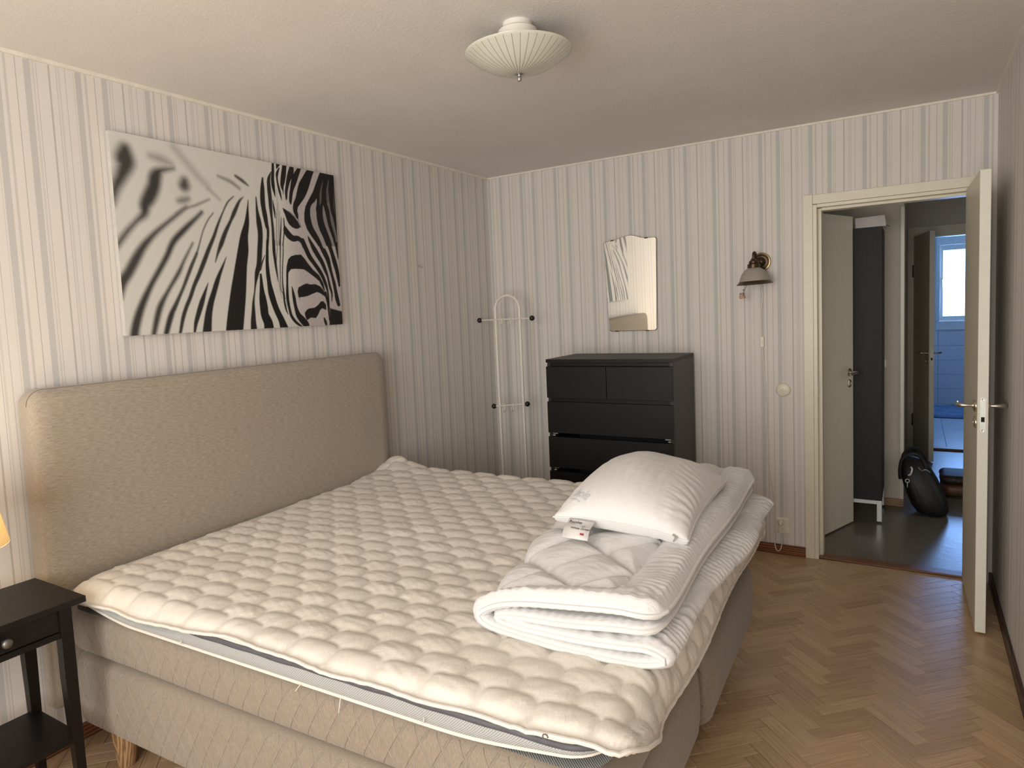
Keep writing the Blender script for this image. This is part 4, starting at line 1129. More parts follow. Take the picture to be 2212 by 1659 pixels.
cz = [(1.889, 1.712), (1.890, 1.66), (1.892, 1.626), (1.899, 1.563), (1.891, 1.494), (1.889, 1.42), (1.891, 1.323)]
b = MB(OL); b.tube(catmull([(x, -.006, z) for x, z in cz], 40), .0028, 7); b.build('cord', 'cord', wl, True)
cz = [(1.893, 1.259), (1.900, 1.147), (1.908, .979), (1.914, .839), (1.907, .668), (1.918, .527), (1.938, .414), (1.950, .272), (1.948, .128), (1.955, .042), (1.971, .024), (1.987, .041), (1.995, .091), (1.985, .150), (1.983, .185)]
ys = [-.006]*8+[-.008, -.020, -.028, -.034, -.038, -.040, -.040]
b = MB(OL); b.tube(catmull([(x, y, z) for (x, z), y in zip(cz, ys)], 80), .0028, 7); b.build('cord', 'cord', wl, True)
b = MB(OL); b.box(1.881, 1.9035, -.018, -.003, 1.258, 1.324, .003); sw = b.build('inline_switch', 'white_plastic', wl)
b = MB(OL); b.box(1.888, 1.897, -.0205, -.017, 1.280, 1.300, .001); b.build('rocker', 'cord', sw)
b = MB(OL); b.lathe([(.001, .010), (.0165, .010), (.0165, .026), (.012, .034), (.007, .040), (.001, .040)], (1.987, 0, .198), frame=FR, seg=20); b.tube([(1.987, -.036, .198), (1.985, -.040, .186)], .005, 8); b.build('plug', 'white_plastic', wl, True, 40)

# dried rose tucked into the lamp
ro = thing('dried_rose', 'tiny dried pink rose hanging head down from the wall lamp', 'flower', (1.820, -.15, 1.60))
ORo = (1.820, -.15, 1.60)
MAT['stem'] = plain('dry_stem', (.10, .085, .05), .8); MAT['petal'] = plain('dried_pink_petal', (.56, .36, .28), .8, var=.25, vscale=120)
b = MB(ORo); b.tube(catmull([(1.838, -.140, 1.640), (1.828, -.148, 1.612), (1.815, -.150, 1.584)], 10), .0014, 6); st = b.build('stem', 'stem', ro, True)
b = MB(ORo); b.ball((1.818, -.152, 1.604), .0028, 8, 6, (1, 1, 1.6)); b.ball((1.824, -.152, 1.600), .0022, 8, 6, (1, 1, 1.6)); b.build('thorn', 'stem', st, True)
cen = np.array([1.811, -.150, 1.569])
for i in range(9):
    a = i*2.4; rr = .010+.0070*(i/8); uu_, vv_ = np.meshgrid(np.linspace(-1, 1, 7), np.linspace(0, 1, 7), indexing='ij')
    wid = .016*np.sin(PI*np.clip(vv_*.85+.12, 0, 1))
    ang_ = a+uu_*wid/rr*.9
    rad_ = rr*(0.45+.75*vv_**.6)
    X = cen[0]+rad_*np.cos(ang_); Y = cen[1]+rad_*np.sin(ang_); Z = cen[2]+.014-.032*vv_+.003*uu_**2
    o = grid_obj('petal', X, Y, Z, 'petal', ro, ORo)
for i in range(5):
    a = i*1.256+.4; b = MB(ORo); p0 = cen+np.array([0, 0, .014])
    b.tube([tuple(p0), tuple(p0+np.array([.012*math.cos(a), .012*math.sin(a), .002])), tuple(p0+np.array([.021*math.cos(a), .021*math.sin(a), -.006]))], [.002, .0014, .0004], 5); b.build('sepal', 'stem', ro, True)

# wall switch and socket
sw = thing('light_switch', 'round ivory rocker light switch on the wall beside the door', 'light switch', (2.006, 0, 1.003))
OS = (2.006, 0, 1.003)
b = MB(OS); b.lathe([(.001, 0), (.0405, 0), (.0405, .003), (.037, .009), (.028, .013), (.001, .0145)], OS, frame=FR, seg=40); b.build('plate', 'white_plastic', sw, True, 35)
b = MB(OS); b.box(2.0015, 2.0105, -.0175, -.013, .992, 1.014, .001); b.build('rocker', 'cord', sw)
for x in (1.995, 2.017):
    b = MB(OS); b.ball((x, -.0138, 1.003), .0018, 8, 6); b.build('screw', 'black', sw, True)
so = thing('wall_socket', 'ivory double wall socket low on the wall by the door frame', 'socket', (1.994, 0, .177))
OS = (1.994, 0, .177)
b = MB(OS)
x0, x1, z0, z1 = 1.953, 2.034, .126, .226
b._add([(x0, 0, z0), (x1, 0, z0), (x1, 0, z1), (x0, 0, z1), (x0+.001, -.004, z0+.001), (x1-.001, -.004, z0+.001), (x1-.001, -.004, z1-.001), (x0+.001, -.004, z1-.001),
        (x0+.022, -.010, z0+.014), (x1-.022, -.010, z0+.014), (x1-.022, -.010, z1-.014), (x0+.022, -.010, z1-.014)],
       [(0, 1, 5, 4), (1, 2, 6, 5), (2, 3, 7, 6), (3, 0, 4, 7), (4, 5, 9, 8), (5, 6, 10, 9), (6, 7, 11, 10), (7, 4, 8, 11), (8, 9, 10, 11), (0, 3, 2, 1)])
b.build('plate', 'white_plastic', so)
for zc in (.198, .153):
    b = MB(OS); b.lathe([(.001, .006), (.0165, .006), (.0165, .0115), (.0195, .0125), (.0205, .009)], (1.994, 0, zc), frame=FR, seg=28); s1 = b.build('outlet', 'white_plastic', so, True, 35)
    for dz in (.0065, -.0065):
        b = MB(OS); b.lathe([(.001, .0102), (.0024, .0102), (.0024, .0065)], (1.994, 0, zc+dz), frame=FR, seg=10); b.build('hole', 'black_gap', s1)

# small hook on the headboard wall
hk = thing('wall_hook', 'tiny clear cup hook screwed into the wallpaper above the coat rack side', 'hook', (0, -.878, 1.853))
OH = (0, -.878, 1.853)
MAT['clear_hook'] = plain('grey_clear_plastic', (.34, .30, .25), .25)
b = MB(OH); b.lathe([(.001, 0), (.006, 0), (.006, .003), (.003, .006), (.0025, .016)], OH, axis='x', seg=14); b.build('screw_base', 'clear_hook', hk, True, 40)
b = MB(OH); b.tube([(.016+.012*(1-math.cos(a)), -.878+.004, 1.853-.012*math.sin(a)) for a in np.linspace(0, 1.5*PI, 18)], .0022, 8); b.build('cup', 'clear_hook', hk, True, 60)

# ---------------------------------------------------------------- ceiling lamp
LXc, LYc = 1.509, -2.199
cl = thing('ceiling_lamp', 'shallow ribbed glass bowl lamp mounted on the ceiling', 'ceiling lamp', (LXc, LYc, RH))
OC = (LXc, LYc, RH)
b = MB(OC); b.lathe([(.001, RH), (.050, RH), (.050, RH-.018), (.046, RH-.020), (.001, RH-.020)], (LXc, LYc, 0), seg=40); b.build('ceiling_plate', 'white_metal', cl, True, 40)
b = MB(OC); b.lathe([(.001, RH-.020), (.058, RH-.020), (.066, RH-.026), (.0665, RH-.060), (.066, RH-.074), (.064, RH-.088), (.001, RH-.088)], (LXc, LYc, 0), seg=48); b.build('lamp_body', 'white_metal', cl, True, 40)
for a in (-1.2, .4, 2.6):
    p = (LXc+.0665*math.cos(a), LYc+.0665*math.sin(a)); b = MB(OC); b.lathe([(.001, 0), (.010, 0), (.010, .006), (.001, .006)], (p[0], p[1], RH-.079), frame=((0, 0, 1), (-math.sin(a), math.cos(a), 0), (math.cos(a), math.sin(a), 0)), seg=12); b.build('lug', 'white_metal', cl, True, 40)
ZR, RR, HH = 2.424, .183, .072
def bowl_glass():
    m = NT('pale_green_glass'); m.set(Roughness=.22, Specular_IOR_Level=.5, Coat_Weight=.15)
    v = m.coord('Object'); x, y, z = m.sep(v)
    a = m.math('ARCTAN2', y, x)
    f = m.math('FRACT', m.math('MULTIPLY', a, 40/(2*PI)))
    d = m.math('ABSOLUTE', m.math('SUBTRACT', f, .5))
    r = m.math('SQRT', m.math('ADD', m.math('MULTIPLY', x, x), m.math('MULTIPLY', y, y)))
    wid = m.math('MULTIPLY', m.math('DIVIDE', .00095, m.math('MAXIMUM', r, .01)), 40/(2*PI))
    line = m.math('LESS_THAN', d, wid)
    far_ = m.math('MULTIPLY', m.math('GREATER_THAN', r, .012), m.math('LESS_THAN', r, .178))
    m.color(m.mix(m.math('MULTIPLY', line, far_), (.60, .615, .535), (.22, .225, .175)))
    return m.m
MAT['bowl'] = bowl_glass()
prof = [(.004+ (RR-.004)*k, ZR-HH*(1-k**2)) for k in np.linspace(0, 1, 26)]
prof = prof+[(RR+.0005, ZR+.002), (RR-.002, ZR+.003), (RR-.004, ZR+.001)]+[(max(.004, .004+(RR-.008)*k), ZR+.001-(HH-.004)*(1-k**2)) for k in np.linspace(1, 0, 26)]
b = MB(OC); b.lathe(prof, (LXc, LYc, 0), seg=80); b.build('glass_bowl', 'bowl', cl, True, 60)
zb = ZR-HH
b = MB(OC); b.lathe([(.001, zb+.008), (.012, zb+.006), (.0125, zb-.001), (.006, zb-.003), (.005, zb-.006), (.0075, zb-.010), (.0082, zb-.018), (.006, zb-.023), (.001, zb-.025)], (LXc, LYc, 0), seg=24); b.build('finial', 'steel_leg', cl, True, 50)

# ---------------------------------------------------------------- bedside table
NX0, NX1, NY0, NY1, NZ_ = .096, .427, -3.695, -3.236, .700
nt = thing('bedside_table', 'narrow black-brown bedside table with one drawer and a low shelf', 'bedside table', (.262, -3.466, 0))
ON = (.262, -3.466, 0)
b = MB(ON); b.box(NX0, NX1, NY0, NY1, NZ_-.020, NZ_, .0015); b.build('top', 'ns_black', nt)
lx0, lx1, ly0, ly1 = NX0+.012, NX1-.018, NY0+.022, NY1-.038
for x, ex in ((lx0, 1), (lx1, -1)):
    for y, ey in ((ly0, 1), (ly1, -1)):
        b = MB(ON); w, wb = .036, .024
        def q(z, ww): return [(x, y, z), (x+ex*ww, y, z), (x+ex*ww, y+ey*ww, z), (x, y+ey*ww, z)]
        vs = q(0, wb)+q(.45, w)+q(NZ_-.0205, w)
        b._add(vs, [(0, 1, 2, 3), (8, 9, 10, 11)]+[(a+i, a+(i+1) % 4, a+4+(i+1) % 4, a+4+i) for a in (0, 4) for i in range(4)]); b.build('leg', 'ns_black', nt)
b = MB(ON); b.box(lx0+.036, lx1-.036, ly1-.022, ly1-.006, .585, NZ_-.0205); b.build('apron', 'ns_black', nt)
b = MB(ON); b.box(lx0+.036, lx1-.036, ly0+.006, ly0+.022, .585, NZ_-.0205); b.build('apron', 'ns_black', nt)
b = MB(ON); b.box(lx0+.008, lx0+.022, ly0+.036, ly1-.036, .585, NZ_-.0205); b.build('apron', 'ns_black', nt)
b = MB(ON); b.box(lx1-.030, lx1-.004, ly0+.036, ly1-.036, .585, .604, .001); b.build('front_rail', 'ns_black', nt)
b = MB(ON); b.box(lx1-.022, lx1-.006, ly0+.038, ly1-.039, .607, NZ_-.023, .001); drw = b.build('drawer', 'ns_black', nt)
b = MB(ON); ym = .5*(ly0+ly1); b.lathe([(.001, 0), (.007, 0), (.006, .010), (.010, .014), (.0148, .019), (.0148, .024), (.010, .029), (.001, .031)], (lx1-.006, ym+.012, .641), axis='x', seg=24); b.build('knob', plain('pewter_knob', (.16, .155, .145), .38, .8), drw, True, 50)
b = MB(ON); b.box(lx0+.004, lx1-.002, ly0+.004, ly1-.004, .238, .256, .0015); b.build('shelf', 'ns_black', nt)

# table lamp, lit
tx, ty = .262, -3.510
tlm = thing('table_lamp', 'lit table lamp with a pale yellow fabric shade on the bedside table', 'table lamp', (tx, ty, NZ_))
OT = (tx, ty, NZ_)
MAT['lamp_base'] = plain('dark_green_ceramic', (.05, .055, .035), .2, coat=.4)
b = MB(OT); b.lathe([(.001, NZ_), (.060, NZ_), (.062, NZ_+.010), (.058, NZ_+.016), (.040, NZ_+.035), (.056, NZ_+.075), (.060, NZ_+.105), (.045, NZ_+.140), (.018, NZ_+.165), (.012, NZ_+.180), (.001, NZ_+.180)], (tx, ty, 0), seg=36); b.build('base', 'lamp_base', tlm, True, 50)
b = MB(OT); b.lathe([(.001, NZ_+.18), (.013, NZ_+.18), (.013, NZ_+.22), (.001, NZ_+.22)], (tx, ty, 0), seg=16); b.build('bulb_holder', 'black', tlm, True, 40)
def shade_mat():
    m = NT('yellow_linen_shade'); n = m.n
    df = m.new('ShaderNodeBsdfDiffuse'); tr = m.new('ShaderNodeBsdfTranslucent'); mx = m.new('ShaderNodeMixShader'); mx.inputs[0].default_value = .55
    v = m.coord('Object'); c = m.ramp(m.noise(m.mapping(v, (60, 60, 300)), 1, 3), [(.3, (.84, .74, .54)), (.7, (.93, .84, .64))])
    m.link(c, df.inputs[0]); m.link(c, tr.inputs[0]); m.link(df.outputs[0], mx.inputs[1]); m.link(tr.outputs[0], mx.inputs[2]); m.link(mx.outputs[0], m.out.inputs[0])
    return m.m
MAT['shade'] = shade_mat()
zs0, zs1, rs0, rs1 = NZ_+.212, NZ_+.400, .136, .098
b = MB(OT); b.lathe([(rs0, zs0), (rs0, zs0+.004), (rs1, zs1), (rs1-.002, zs1), (rs0-.002, zs0+.004)], (tx, ty, 0), seg=48)
b.f = [f for f in b.f if len(f) == 4]; b.mi = [0]*len(b.f); b.build('lamp_shade', 'shade', tlm, True, 60)
b = MB(OT)
for k in range(3):
    a = k*2*PI/3; b.tube([(tx, ty, zs1-.03), (tx+(rs1+.002)*math.cos(a), ty+(rs1+.002)*math.sin(a), zs1-.012)], .0015, 6)
b.tube([(tx, ty, NZ_+.22), (tx, ty, zs1-.03)], .003, 6); b.build('shade_carrier', 'steel', tlm, True)
gl = NT('glowing_bulb'); em = gl.new('ShaderNodeEmission'); em.inputs[0].default_value = (1, .72, .36, 1); em.inputs[1].default_value = 4.0; gl.link(em.outputs[0], gl.out.inputs[0]); MAT['bulb'] = gl.m
b = MB(OT); b.ball((tx, ty, NZ_+.262), .028, 16, 12, (1, 1, 1.3)); b.build('bulb', 'bulb', tlm, True)
pd = bpy.data.lights.new('table_lamp_light', 'POINT'); pd.energy = 3.2; pd.color = (1, .74, .42); pd.shadow_soft_size = .045
po_ = bpy.data.objects.new('table_lamp_light', pd); COL.objects.link(po_); po_.location = (tx, ty, NZ_+.325)

# ---------------------------------------------------------------- zebra canvas
ZY0, ZY1, ZZ0, ZZ1 = -2.806, -1.606, 1.513, 2.3085
zc = thing('canvas_print', 'large black and white zebra photograph on canvas above the headboard', 'picture', (0, ZY0, ZZ0))
cw, ch = ZY1-ZY0, ZZ1-ZZ0
ZEBRA_DARK = [[25.0,0.12,[60,732,48,56,697,75,60,677,65,35,624,47,11,581,38,-10,520,24]],[19.4,0.1,[264,689,5,205,672,24,180,645,52,168,602,55,145,558,56,125,525,46,117,488,30,82,454,17,41,411,19,7,368,19,-14,337,14]],[15.3,0.12,[309,534,8,277,509,13,208,455,16,153,409,21,105,359,30,68,306,38,32,249,39,3,209,40,-15,153,31]],[12.5,0.1,[382,520,13,355,495,16,288,435,25,236,383,26,202,323,24,163,263,23,124,205,23,85,137,29,59,81,34,41,30,36,32,-10,36]],[11.1,0.12,[326,383,5,277,304,11,249,255,17,195,179,16,155,116,25,133,58,25,113,-9,20]],[8.3,0.08,[342,340,9,297,256,11,264,190,13,232,136,14,197,72,25,171,3,23]],[22.2,0.18,[310,642,36,308,626,49]],[22.2,0.3,[278,558,15,300,563,23,319,570,16]],[25.0,0.55,[165,725,17,209,719,29,254,708,12]],[27.7,0.68,[272,780,23,326,725,23,372,678,20,418,640,17]],[3.6,0.02,[633,600,4,627,563,10,616,495,27,596,430,43,585,367,59,569,303,64,555,236,74,541,169,84,527,102,89,513,35,92,503,-18,92]],[3.6,0.03,[679,619,6,680,559,15,686,501,30,689,446,29,680,377,29,669,307,28,653,261,25,641,215,12,631,169,8,621,123,14,617,77,22,613,31,31,614,-19,39]],[5.0,0.08,[607,612,2,583,590,12,552,538,20,528,496,15,497,445,20,470,391,22,448,347,12,432,307,4]],[4.3,0.04,[490,331,2,474,300,9,450,256,17,431,216,24,413,173,26,393,126,30,376,70,36,362,-7,46]],[5.0,0.08,[553,608,4,519,578,7,490,531,7,459,473,12,434,419,16,405,366,19,376,309,21,347,253,20,318,202,18,295,152,18,273,111,18,253,65,18,233,-4,13]],[4.3,0.05,[386,212,3,368,173,14,347,126,24,326,76,23,311,38,18,300,-8,9]],[5.7,0.14,[439,522,4,411,490,5,382,441,5,358,380,6,340,337,8,312,286,14,283,227,12,261,185,6,240,144,11,218,103,11]],[10.0,0.42,[424,580,6,354,547,9,296,525,8,258,500,8]],[10.0,0.5,[478,689,10,543,673,16,589,648,12]],[6.4,0.2,[572,703,12,608,686,16,639,668,6]],[11.4,0.7,[423,627,16,479,586,10]],[2.1,0.03,[725,716,7,721,669,23,718,609,26,721,550,24,730,486,17]],[2.3,0.05,[730,715,3,716,661,15,714,611,23,719,574,26,725,538,27,731,501,20,736,463,16,727,397,14]],[2.3,0.05,[780,753,3,763,717,18,760,679,23,762,629,23,762,579,20,764,529,14,766,478,16,764,399,16]],[1.4,0.02,[794,800,13,791,759,17,786,721,19,787,683,20,792,651,10,794,633,2]],[1.4,0.03,[777,618,3,781,581,11,784,556,10,785,531,4]],[1.4,0.02,[824,797,24,815,775,7]],[1.4,0.02,[831,778,6,816,750,15,813,725,11,817,695,12,824,665,14,830,640,9,834,622,2]],[1.7,0.02,[866,799,26,857,756,30,849,724,29,842,693,20,846,668,6,845,652,2]],[1.7,0.02,[913,798,24,902,763,36,885,729,26,874,697,20,866,668,17,864,639,12,862,628,4]],[1.7,0.02,[963,798,19,935,755,32,918,721,33,903,685,23,894,653,21,889,624,17,890,611,7]],[1.7,0.01,[1042,800,35,1021,772,46,1000,737,56,980,705,63,963,672,56,942,637,41,922,609,33,916,582,28,923,562,22,929,544,9]],[1.1,0.25,[807,673,2,802,596,2,792,518,4,780,400,4]],[1.1,0.3,[810,610,2,803,519,3,790,401,3]],[1.1,0.3,[816,572,2,808,494,3,798,401,4]],[1.1,0.05,[823,539,3,814,469,8,803,402,7]],[1.1,0.05,[838,535,6,838,497,8,833,458,7,821,403,6]],[1.7,0.02,[841,500,5,846,477,30,864,455,36,890,441,32,921,443,26,945,431,24,960,405,25]],[1.4,0.02,[990,458,5,1002,435,18,1019,411,22]],[1.4,0.3,[875,575,2,904,557,3,933,534,4,948,500,3]],[2.0,0.08,[708,350,3,690,317,8,674,281,12]],[1.4,0.01,[675,256,12,675,216,19,675,178,28,677,140,41,680,102,47,683,64,47,699,26,53,702,-8,60]],[1.4,0.01,[727,419,12,723,369,16,718,318,19,718,267,23,722,216,26,730,166,36,745,114,35,761,75,35,781,36,38,796,-9,52]],[1.1,0.02,[766,422,17,764,371,18,766,332,15,769,294,12,772,256,6,774,225,2]],[1.1,0.25,[792,423,3,782,372,4,774,320,5,776,281,4,779,243,4,786,178,3,793,145,2]],[1.1,0.05,[807,424,9,800,347,6,793,269,5,791,191,4,802,165,6,808,126,13,815,87,10,826,63,3]],[1.1,0.05,[826,426,5,819,361,6,810,295,6,804,230,7,806,179,10,813,139,4]],[1.1,0.01,[846,302,17,838,270,14,833,218,13,829,165,17,830,126,18,837,87,16,846,55,17,868,27,16,894,8,12,914,-1,3]],[1.1,0.01,[862,202,3,865,179,13,871,139,21,877,99,21,891,59,31,917,31,39,940,9,35,954,3,11]],[1.4,0.03,[1066,37,9,1074,17,19,1080,-2,11]],[1.1,0.01,[952,434,26,970,395,29,992,355,29,1022,321,25,1052,287,25,1075,254,22,1093,213,20,1103,179,13,1107,137,10,1107,87,7]],[1.1,0.01,[1087,168,19,1098,123,15,1102,81,13,1105,25,10]],[1.1,0.01,[1006,429,18,1025,398,30,1051,363,30,1075,331,27,1094,293,23,1110,255,15,1121,207,16,1133,165,12,1129,123,4]],[1.1,0.01,[1066,441,38,1095,388,34,1118,347,31,1130,306,24,1142,264,19,1154,222,23,1162,179,23,1170,137,28,1179,108,23]],[1.1,0.01,[1126,445,34,1149,390,27,1167,335,32,1180,293,28,1188,251,24,1192,208,12]],[1.1,0.01,[1185,449,24,1192,393,16,1196,350,4]]]
ZEBRA_FILL = [[1.7,0.01,[1105,804,1074,748,1043,689,1010,645,985,608,975,575,972,534,986,495,1012,462,1046,427,1056,413,1203,422,1210,803]],[1.4,0.02,[836,587,855,580,881,568,907,550,929,528,944,503,933,494,912,490,888,496,869,510,857,529,849,552,839,572]],[1.1,0.01,[836,301,849,336,869,352,897,360,935,363,958,343,981,317,1011,288,1050,262,1076,221,1087,171,1070,193,1047,231,1019,250,977,274,950,288,926,290,891,290,863,287,845,270,832,265]],[1.1,0.01,[896,176,903,197,944,214,962,218,983,213,1020,215,1052,204,1073,185,1085,165,1085,148,1049,168,1027,174,997,165,963,154,934,149,906,147,910,128,899,152]],[1.1,0.01,[934,68,950,84,969,91,1002,93,1029,107,1051,126,1068,126,1086,109,1085,79,1057,89,1041,80,1024,55,1008,39,975,43,945,30,936,52]],[4.0,0.01,[1111,89,1137,83,1200,70,1208,-22,1098,-14,1108,39]]]
ZEBRA_LIGHT = [[1.7,0.8,[1066,657,2,1057,634,17,1040,608,35,1037,581,44,1038,554,42,1046,519,39,1062,488,30,1082,456,27,1101,416,27]],[1.7,0.6,[1110,629,2,1112,602,15,1116,566,24,1126,526,23,1142,488,20,1158,450,20,1167,420,18]],[3.4,0.3,[1117,753,3,1102,705,11,1096,677,15,1093,649,13,1087,627,3]],[3.4,0.3,[1162,765,4,1148,716,13,1147,675,19,1149,639,19]],[2.6,0.42,[1149,639,20,1158,601,11,1166,566,21,1176,524,21,1188,483,16,1193,447,12]],[3.4,0.2,[1196,734,6,1196,708,4,1190,638,10,1194,596,6]]]

def paint(U, V):
    """grey value of the print; U, V in metres from the lower left corner"""
    U = U*1000; V = V*1000
    val = np.ones_like(U)
    def stroke(pts, blur):
        P = np.array(pts, float).reshape(-1, 3)
        C_ = catmull(P, max(12, len(P)*7))
        best = np.full(U.shape, 1e6)
        for a, b_ in zip(C_[:-1], C_[1:]):
            d = b_-a; L = d[0]**2+d[1]**2+1e-9; w = max(a[2], b_[2])/2+blur*3
            x0, x1 = min(a[0], b_[0])-w, max(a[0], b_[0])+w; y0, y1 = min(a[1], b_[1])-w, max(a[1], b_[1])+w
            i0, i1 = np.searchsorted(U[:, 0], (x0, x1)); j0, j1 = np.searchsorted(V[0], (y0, y1))
            if i1 <= i0 or j1 <= j0: continue
            u = U[i0:i1, j0:j1]; v = V[i0:i1, j0:j1]
            t = np.clip(((u-a[0])*d[0]+(v-a[1])*d[1])/L, 0, 1)
            dist = np.hypot(u-a[0]-t*d[0], v-a[1]-t*d[1])-(a[2]+t*(b_[2]-a[2]))/2
            best[i0:i1, j0:j1] = np.minimum(best[i0:i1, j0:j1], dist)
        return 1-smooth01((best+blur)/(2*blur))
    def fill(pts, blur):
        P = np.array(pts, float).reshape(-1, 2); inside = np.zeros(U.shape, bool); best = np.full(U.shape, 1e6)
        for a, b_ in zip(P, np.roll(P, -1, 0)):
            c_ = ((a[1] > V) != (b_[1] > V)) & (U < (b_[0]-a[0])*(V-a[1])/(b_[1]-a[1]+1e-9)+a[0]); inside ^= c_
            d = b_-a; t = np.clip(((U-a[0])*d[0]+(V-a[1])*d[1])/(d@d+1e-9), 0, 1)
            best = np.minimum(best, np.hypot(U-a[0]-t*d[0], V-a[1]-t*d[1]))
        sd = np.where(inside, -best, best); return 1-smooth01((sd+blur)/(2*blur))
    rag = 0.9*wob(U/1000, V/1000, 90, 71)
    U0 = U
    for bl, sh_, pts in ZEBRA_DARK: m_ = stroke(pts, max(bl, 1.2)); val = val*(1-m_)+m_*np.minimum(val, sh_)
    for bl, sh_, pts in ZEBRA_FILL: m_ = fill(pts, max(bl, 1.2)); val = val*(1-m_)+m_*np.minimum(val, sh_)
    for bl, sh_, pts in ZEBRA_LIGHT: m_ = stroke(pts, max(bl, 1.2)); val = val*(1-m_)+m_*np.maximum(val, sh_)
    return val
NUc, NVc = 520, 346
uc, vc = np.meshgrid(np.linspace(0, cw, NUc), np.linspace(0, ch, NVc), indexing='ij')
g_ = paint(uc, vc)
face = smooth01((uc-.80)/.16)
furn = 1+.05*wob(uc, vc, 60, 72)*face
wc = np.stack([.66+(.50-.66)*face, .655+(.455-.655)*face, .615+(.455-.615)*face], -1)*furn[..., None]
dc = np.array([.012, .0105, .0105])
colr = dc+(wc-dc)*np.clip(g_, 0, 1)[..., None]**1.25
can = grid_obj('print', uc*0+.030, uc, vc, NT('zebra_print').m, zc)
ca_ = can.data.color_attributes.new('print', 'FLOAT_COLOR', 'POINT')
ca_.data.foreach_set('color', np.concatenate([colr, np.ones(colr.shape[:2]+(1,))], -1).astype(np.float32).ravel())
nm = can.data.materials[0]; nt_ = nm.node_tree; at = nt_.nodes.new('ShaderNodeVertexColor'); at.layer_name = 'print'
bs = nt_.nodes['Principled BSDF']; bs.inputs['Roughness'].default_value = .55; bs.inputs['Specular IOR Level'].default_value = .25
nt_.links.new(at.outputs[0], bs.inputs['Base Color'])
# wrapped canvas edges carry on the border tone of the print
MAT['canvas_side'] = plain('canvas_wrap', (.52, .51, .47), .7)
MAT['canvas_dark'] = plain('canvas_wrap_dark', (.02, .018, .018), .7)
b = MB(); b.box(.004, .0296, .0005, cw-.0005, .0005, ch-.0005, .001)
sd = b.build('stretcher', ['canvas_side', 'canvas_dark'], zc)
sd.data.polygons.foreach_set('material_index', [1 if (p.center[1] > cw*.9) else 0 for p in sd.data.polygons])
bmf = can.data; bmf.flip_normals() if bmf.polygons[0].normal.x < 0 else None

# ---------------------------------------------------------------- hallway things
cb = thing('tall_cabinet', 'tall charcoal shelf cabinet on steel legs in the hallway', 'cabinet', (2.38, 1.05, 0))
OB = (2.38, 1.05, 0)
cx0, cx1, cy0, cy1, cz0, cz1 = 2.10, 2.484, .850, 1.300, .156, 1.984
b = MB(OB); b.box(2.288, cx1, cy0, cy0+.020, cz0, cz1, .001); b.build('side_panel', 'hall_black', cb)
b = MB(OB); b.box(cx0, cx1, cy1-.020, cy1, cz0, cz1, .001); b.build('side_panel', 'hall_black', cb)
b = MB(OB); b.box(cx1-.012, cx1, cy0+.020, cy1-.020, cz0, cz1); b.build('back_panel', 'hall_black', cb)
for z in (cz0, .50, .83, 1.15, 1.55, cz1-.020):
    b = MB(OB); b.box(2.272, cx1-.012, cy0+.021, cy1-.021, z, z+.020); b.build('shelf', 'hall_black', cb)
b = MB(OB); b.box(2.10, cx1-.030, cy0+.005, cy0+.025, .128, .155, .001); b.build('base_rail', 'steel_leg', cb)
for y in (cy0, cy1-.030):
    for x in (cx1-.030, 2.105):
        b = MB(OB); b.box(x, x+.030, y, y+.030, .012, .1555, .001); b.build('leg', 'steel_leg', cb)
        b = MB(OB); b.box(x+.002, x+.028, y+.002, y+.028, 0, .012, .002); b.build('foot', 'black', cb)
bxo = thing('cardboard_box', 'open white cardboard box lying on top of the tall hall cabinet', 'box', (2.42, .98, 1.986))
OX = (2.42, .98, 1.986); MAT['card'] = plain('white_card', (.66, .62, .62), .7, var=.03)
b = MB(OX); b.prism([(2.330, 1.9865), (2.505, 1.9865), (2.505, 2.0), (2.497, 2.058), (2.328, 2.052)], .866, 1.12); b.build('carton', 'card', bxo)
fl = catmull([(2.504, 1.998), (2.518, 1.994), (2.530, 1.984), (2.537, 1.968)], 10)
b = MB(OX); b.prism([tuple(p) for p in fl]+[(p[0]-.0012, p[1]-.0012) for p in fl[::-1]], .880, 1.00); b.build('flap', 'card', bxo)
hs = thing('hall_switch', 'small white wall switch beside the tall hall cabinet', 'light switch', (2.475, HY1, 1.044))
b = MB(); b.box(-.022, .017, -.009, 0, -.027, .027, .002); b.build('plate', 'bright_white', hs)
b = MB(); b.box(-.012, .006, -.012, -.009, -.014, .014, .001); b.build('rocker', 'trim', hs)

# black holdall slumped against the wall end
bg_ = thing('holdall', 'black leather holdall slumped on the hall floor against the wall end', 'bag', (2.73, 1.22, 0))
OG = (2.73, 1.22, 0)
def leather():
    m = NT('black_checked_leather'); m.set(Roughness=.55, Specular_IOR_Level=.5)
    v = m.coord('Object'); ck = m.new('ShaderNodeTexChecker'); m.link(v, ck.inputs[0]); ck.inputs['Scale'].default_value = 60
    ck.inputs['Color1'].default_value = (.006, .006, .007, 1); ck.inputs['Color2'].default_value = (.011, .011, .013, 1)
    m.color(ck.outputs[0]); m.bump(m.noise(v, 60, 3), .3, .004); return m.m
MAT['leather'] = leather()
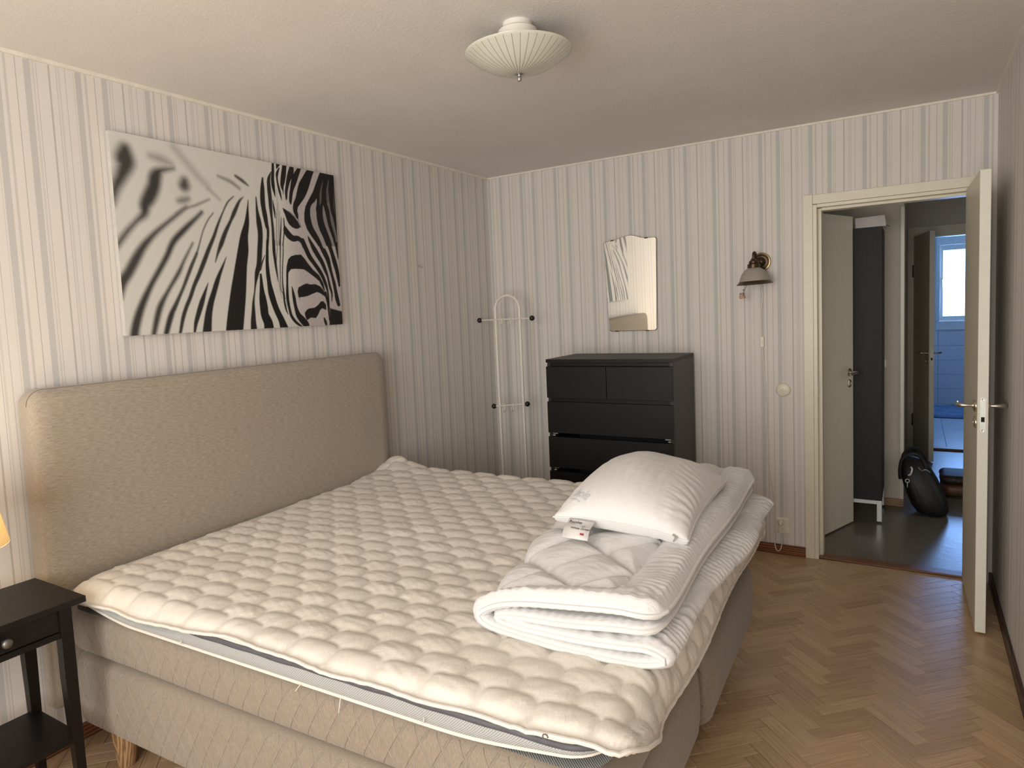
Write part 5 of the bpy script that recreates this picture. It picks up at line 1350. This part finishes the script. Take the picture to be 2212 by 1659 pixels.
# body: lofted slumped shape, wide at the bottom, leaning to the left
prof = [(2.772, .004, .050, .095), (2.768, .012, .085, .125), (2.760, .05, .108, .140), (2.742, .11, .118, .145), (2.720, .18, .120, .140), (2.698, .25, .112, .128), (2.678, .31, .095, .105), (2.662, .355, .074, .078), (2.650, .385, .048, .045), (2.645, .395, .015, .012)]
vs = []; fs = []; ns = 28
for i, (cxx, z, rx, ry) in enumerate(prof):
    for k in range(ns):
        a = 2*PI*k/ns; c_, s_k = math.cos(a), math.sin(a)
        ex = .62; X = cxx+rx*math.copysign(abs(c_)**ex, c_)+.004*math.sin(3*a+i); Y = 1.24+ry*math.copysign(abs(s_k)**ex, s_k)
        vs.append((X-OG[0], Y-OG[1], z-.10*(X-cxx)))
for i in range(len(prof)-1):
    for k in range(ns): fs.append((i*ns+k, i*ns+(k+1) % ns, (i+1)*ns+(k+1) % ns, (i+1)*ns+k))
fs.append(tuple(range(ns))[::-1]); fs.append(tuple((len(prof)-1)*ns+k for k in range(ns)))
zmin = min(v[2] for v in vs); vs = [(v[0], v[1], v[2]-zmin+.001) for v in vs]
bb = link_mesh('body', vs, fs, 'leather', bg_, True, angle=70)
b = MB(OG); b.tube(catmull([(2.585, 1.10, .26), (2.583, 1.09, .33), (2.597, 1.10, .400), (2.640, 1.13, .432), (2.690, 1.13, .428), (2.725, 1.10, .385), (2.735, 1.09, .350)], 30), .010, 8); b.build('handle', 'leather', bg_, True)
b = MB(OG); b.tube(catmull([(2.60, 1.30, .30), (2.60, 1.32, .38), (2.64, 1.33, .43), (2.70, 1.33, .43), (2.745, 1.31, .37)], 24), .010, 8); b.build('handle', 'leather', bg_, True)
b = MB(OG); b.tube([(2.628+.012*math.cos(a), 1.098, .250+.012*math.sin(a)) for a in np.linspace(0, 2*PI, 17)[:-1]], .0028, 6, True); b.tube([(2.628, 1.097, .236), (2.628, 1.097, .205)], [.004, .0025], 6); b.build('ring', 'steel_leg', bg_, True)
b = MB(OG); b.tube(catmull([(2.634, 1.105, .288), (2.648, 1.098, .300), (2.655, 1.098, .335), (2.648, 1.106, .345)], 12), .006, 8); b.build('tag', 'cord', bg_, True)
b = MB(OG); b.tube(catmull([(2.690, 1.12, .345), (2.710, 1.112, .325), (2.735, 1.108, .335), (2.760, 1.112, .315)], 16), .004, 6); b.build('buckle', 'steel_leg', bg_, True)
b = MB(OG); b.tube(catmull([(2.655, 1.117, .250), (2.690, 1.10, .17), (2.728, 1.098, .08), (2.752, 1.104, .02)], 20), .0025, 6); b.build('seam', 'leather', bg_, True)

br = thing('brown_bag', 'low brown leather bag with shiny studs behind the black holdall', 'bag', (3.02, 1.83, 0))
OBr = (3.02, 1.83, 0)
MAT['brown_leather'] = plain('brown_leather', (.11, .052, .026), .42, var=.2, vscale=20, bump=.25, bscale=90)
MAT['dark_leather'] = plain('dark_brown_leather', (.022, .014, .011), .6, bump=.25, bscale=80)
soft_box('body', 2.845, 3.20, 1.68, 1.98, .012, .105, .03, 'brown_leather', br, 14, 12, .006, off=OBr)
soft_box('flap', 2.838, 3.207, 1.672, 1.99, .106, .172, .028, 'dark_leather', br, 14, 12, .006, off=OBr)
b = MB(OBr); b.box(2.86, 3.19, 1.70, 1.96, 0, .014, .004); b.build('sole', 'black', br)
for i in range(7):
    b = MB(OBr); b.ball((2.856+.03*i, 1.668, .150-.012*(i % 2)), .004, 8, 6); b.build('stud', 'steel_leg', br, True)
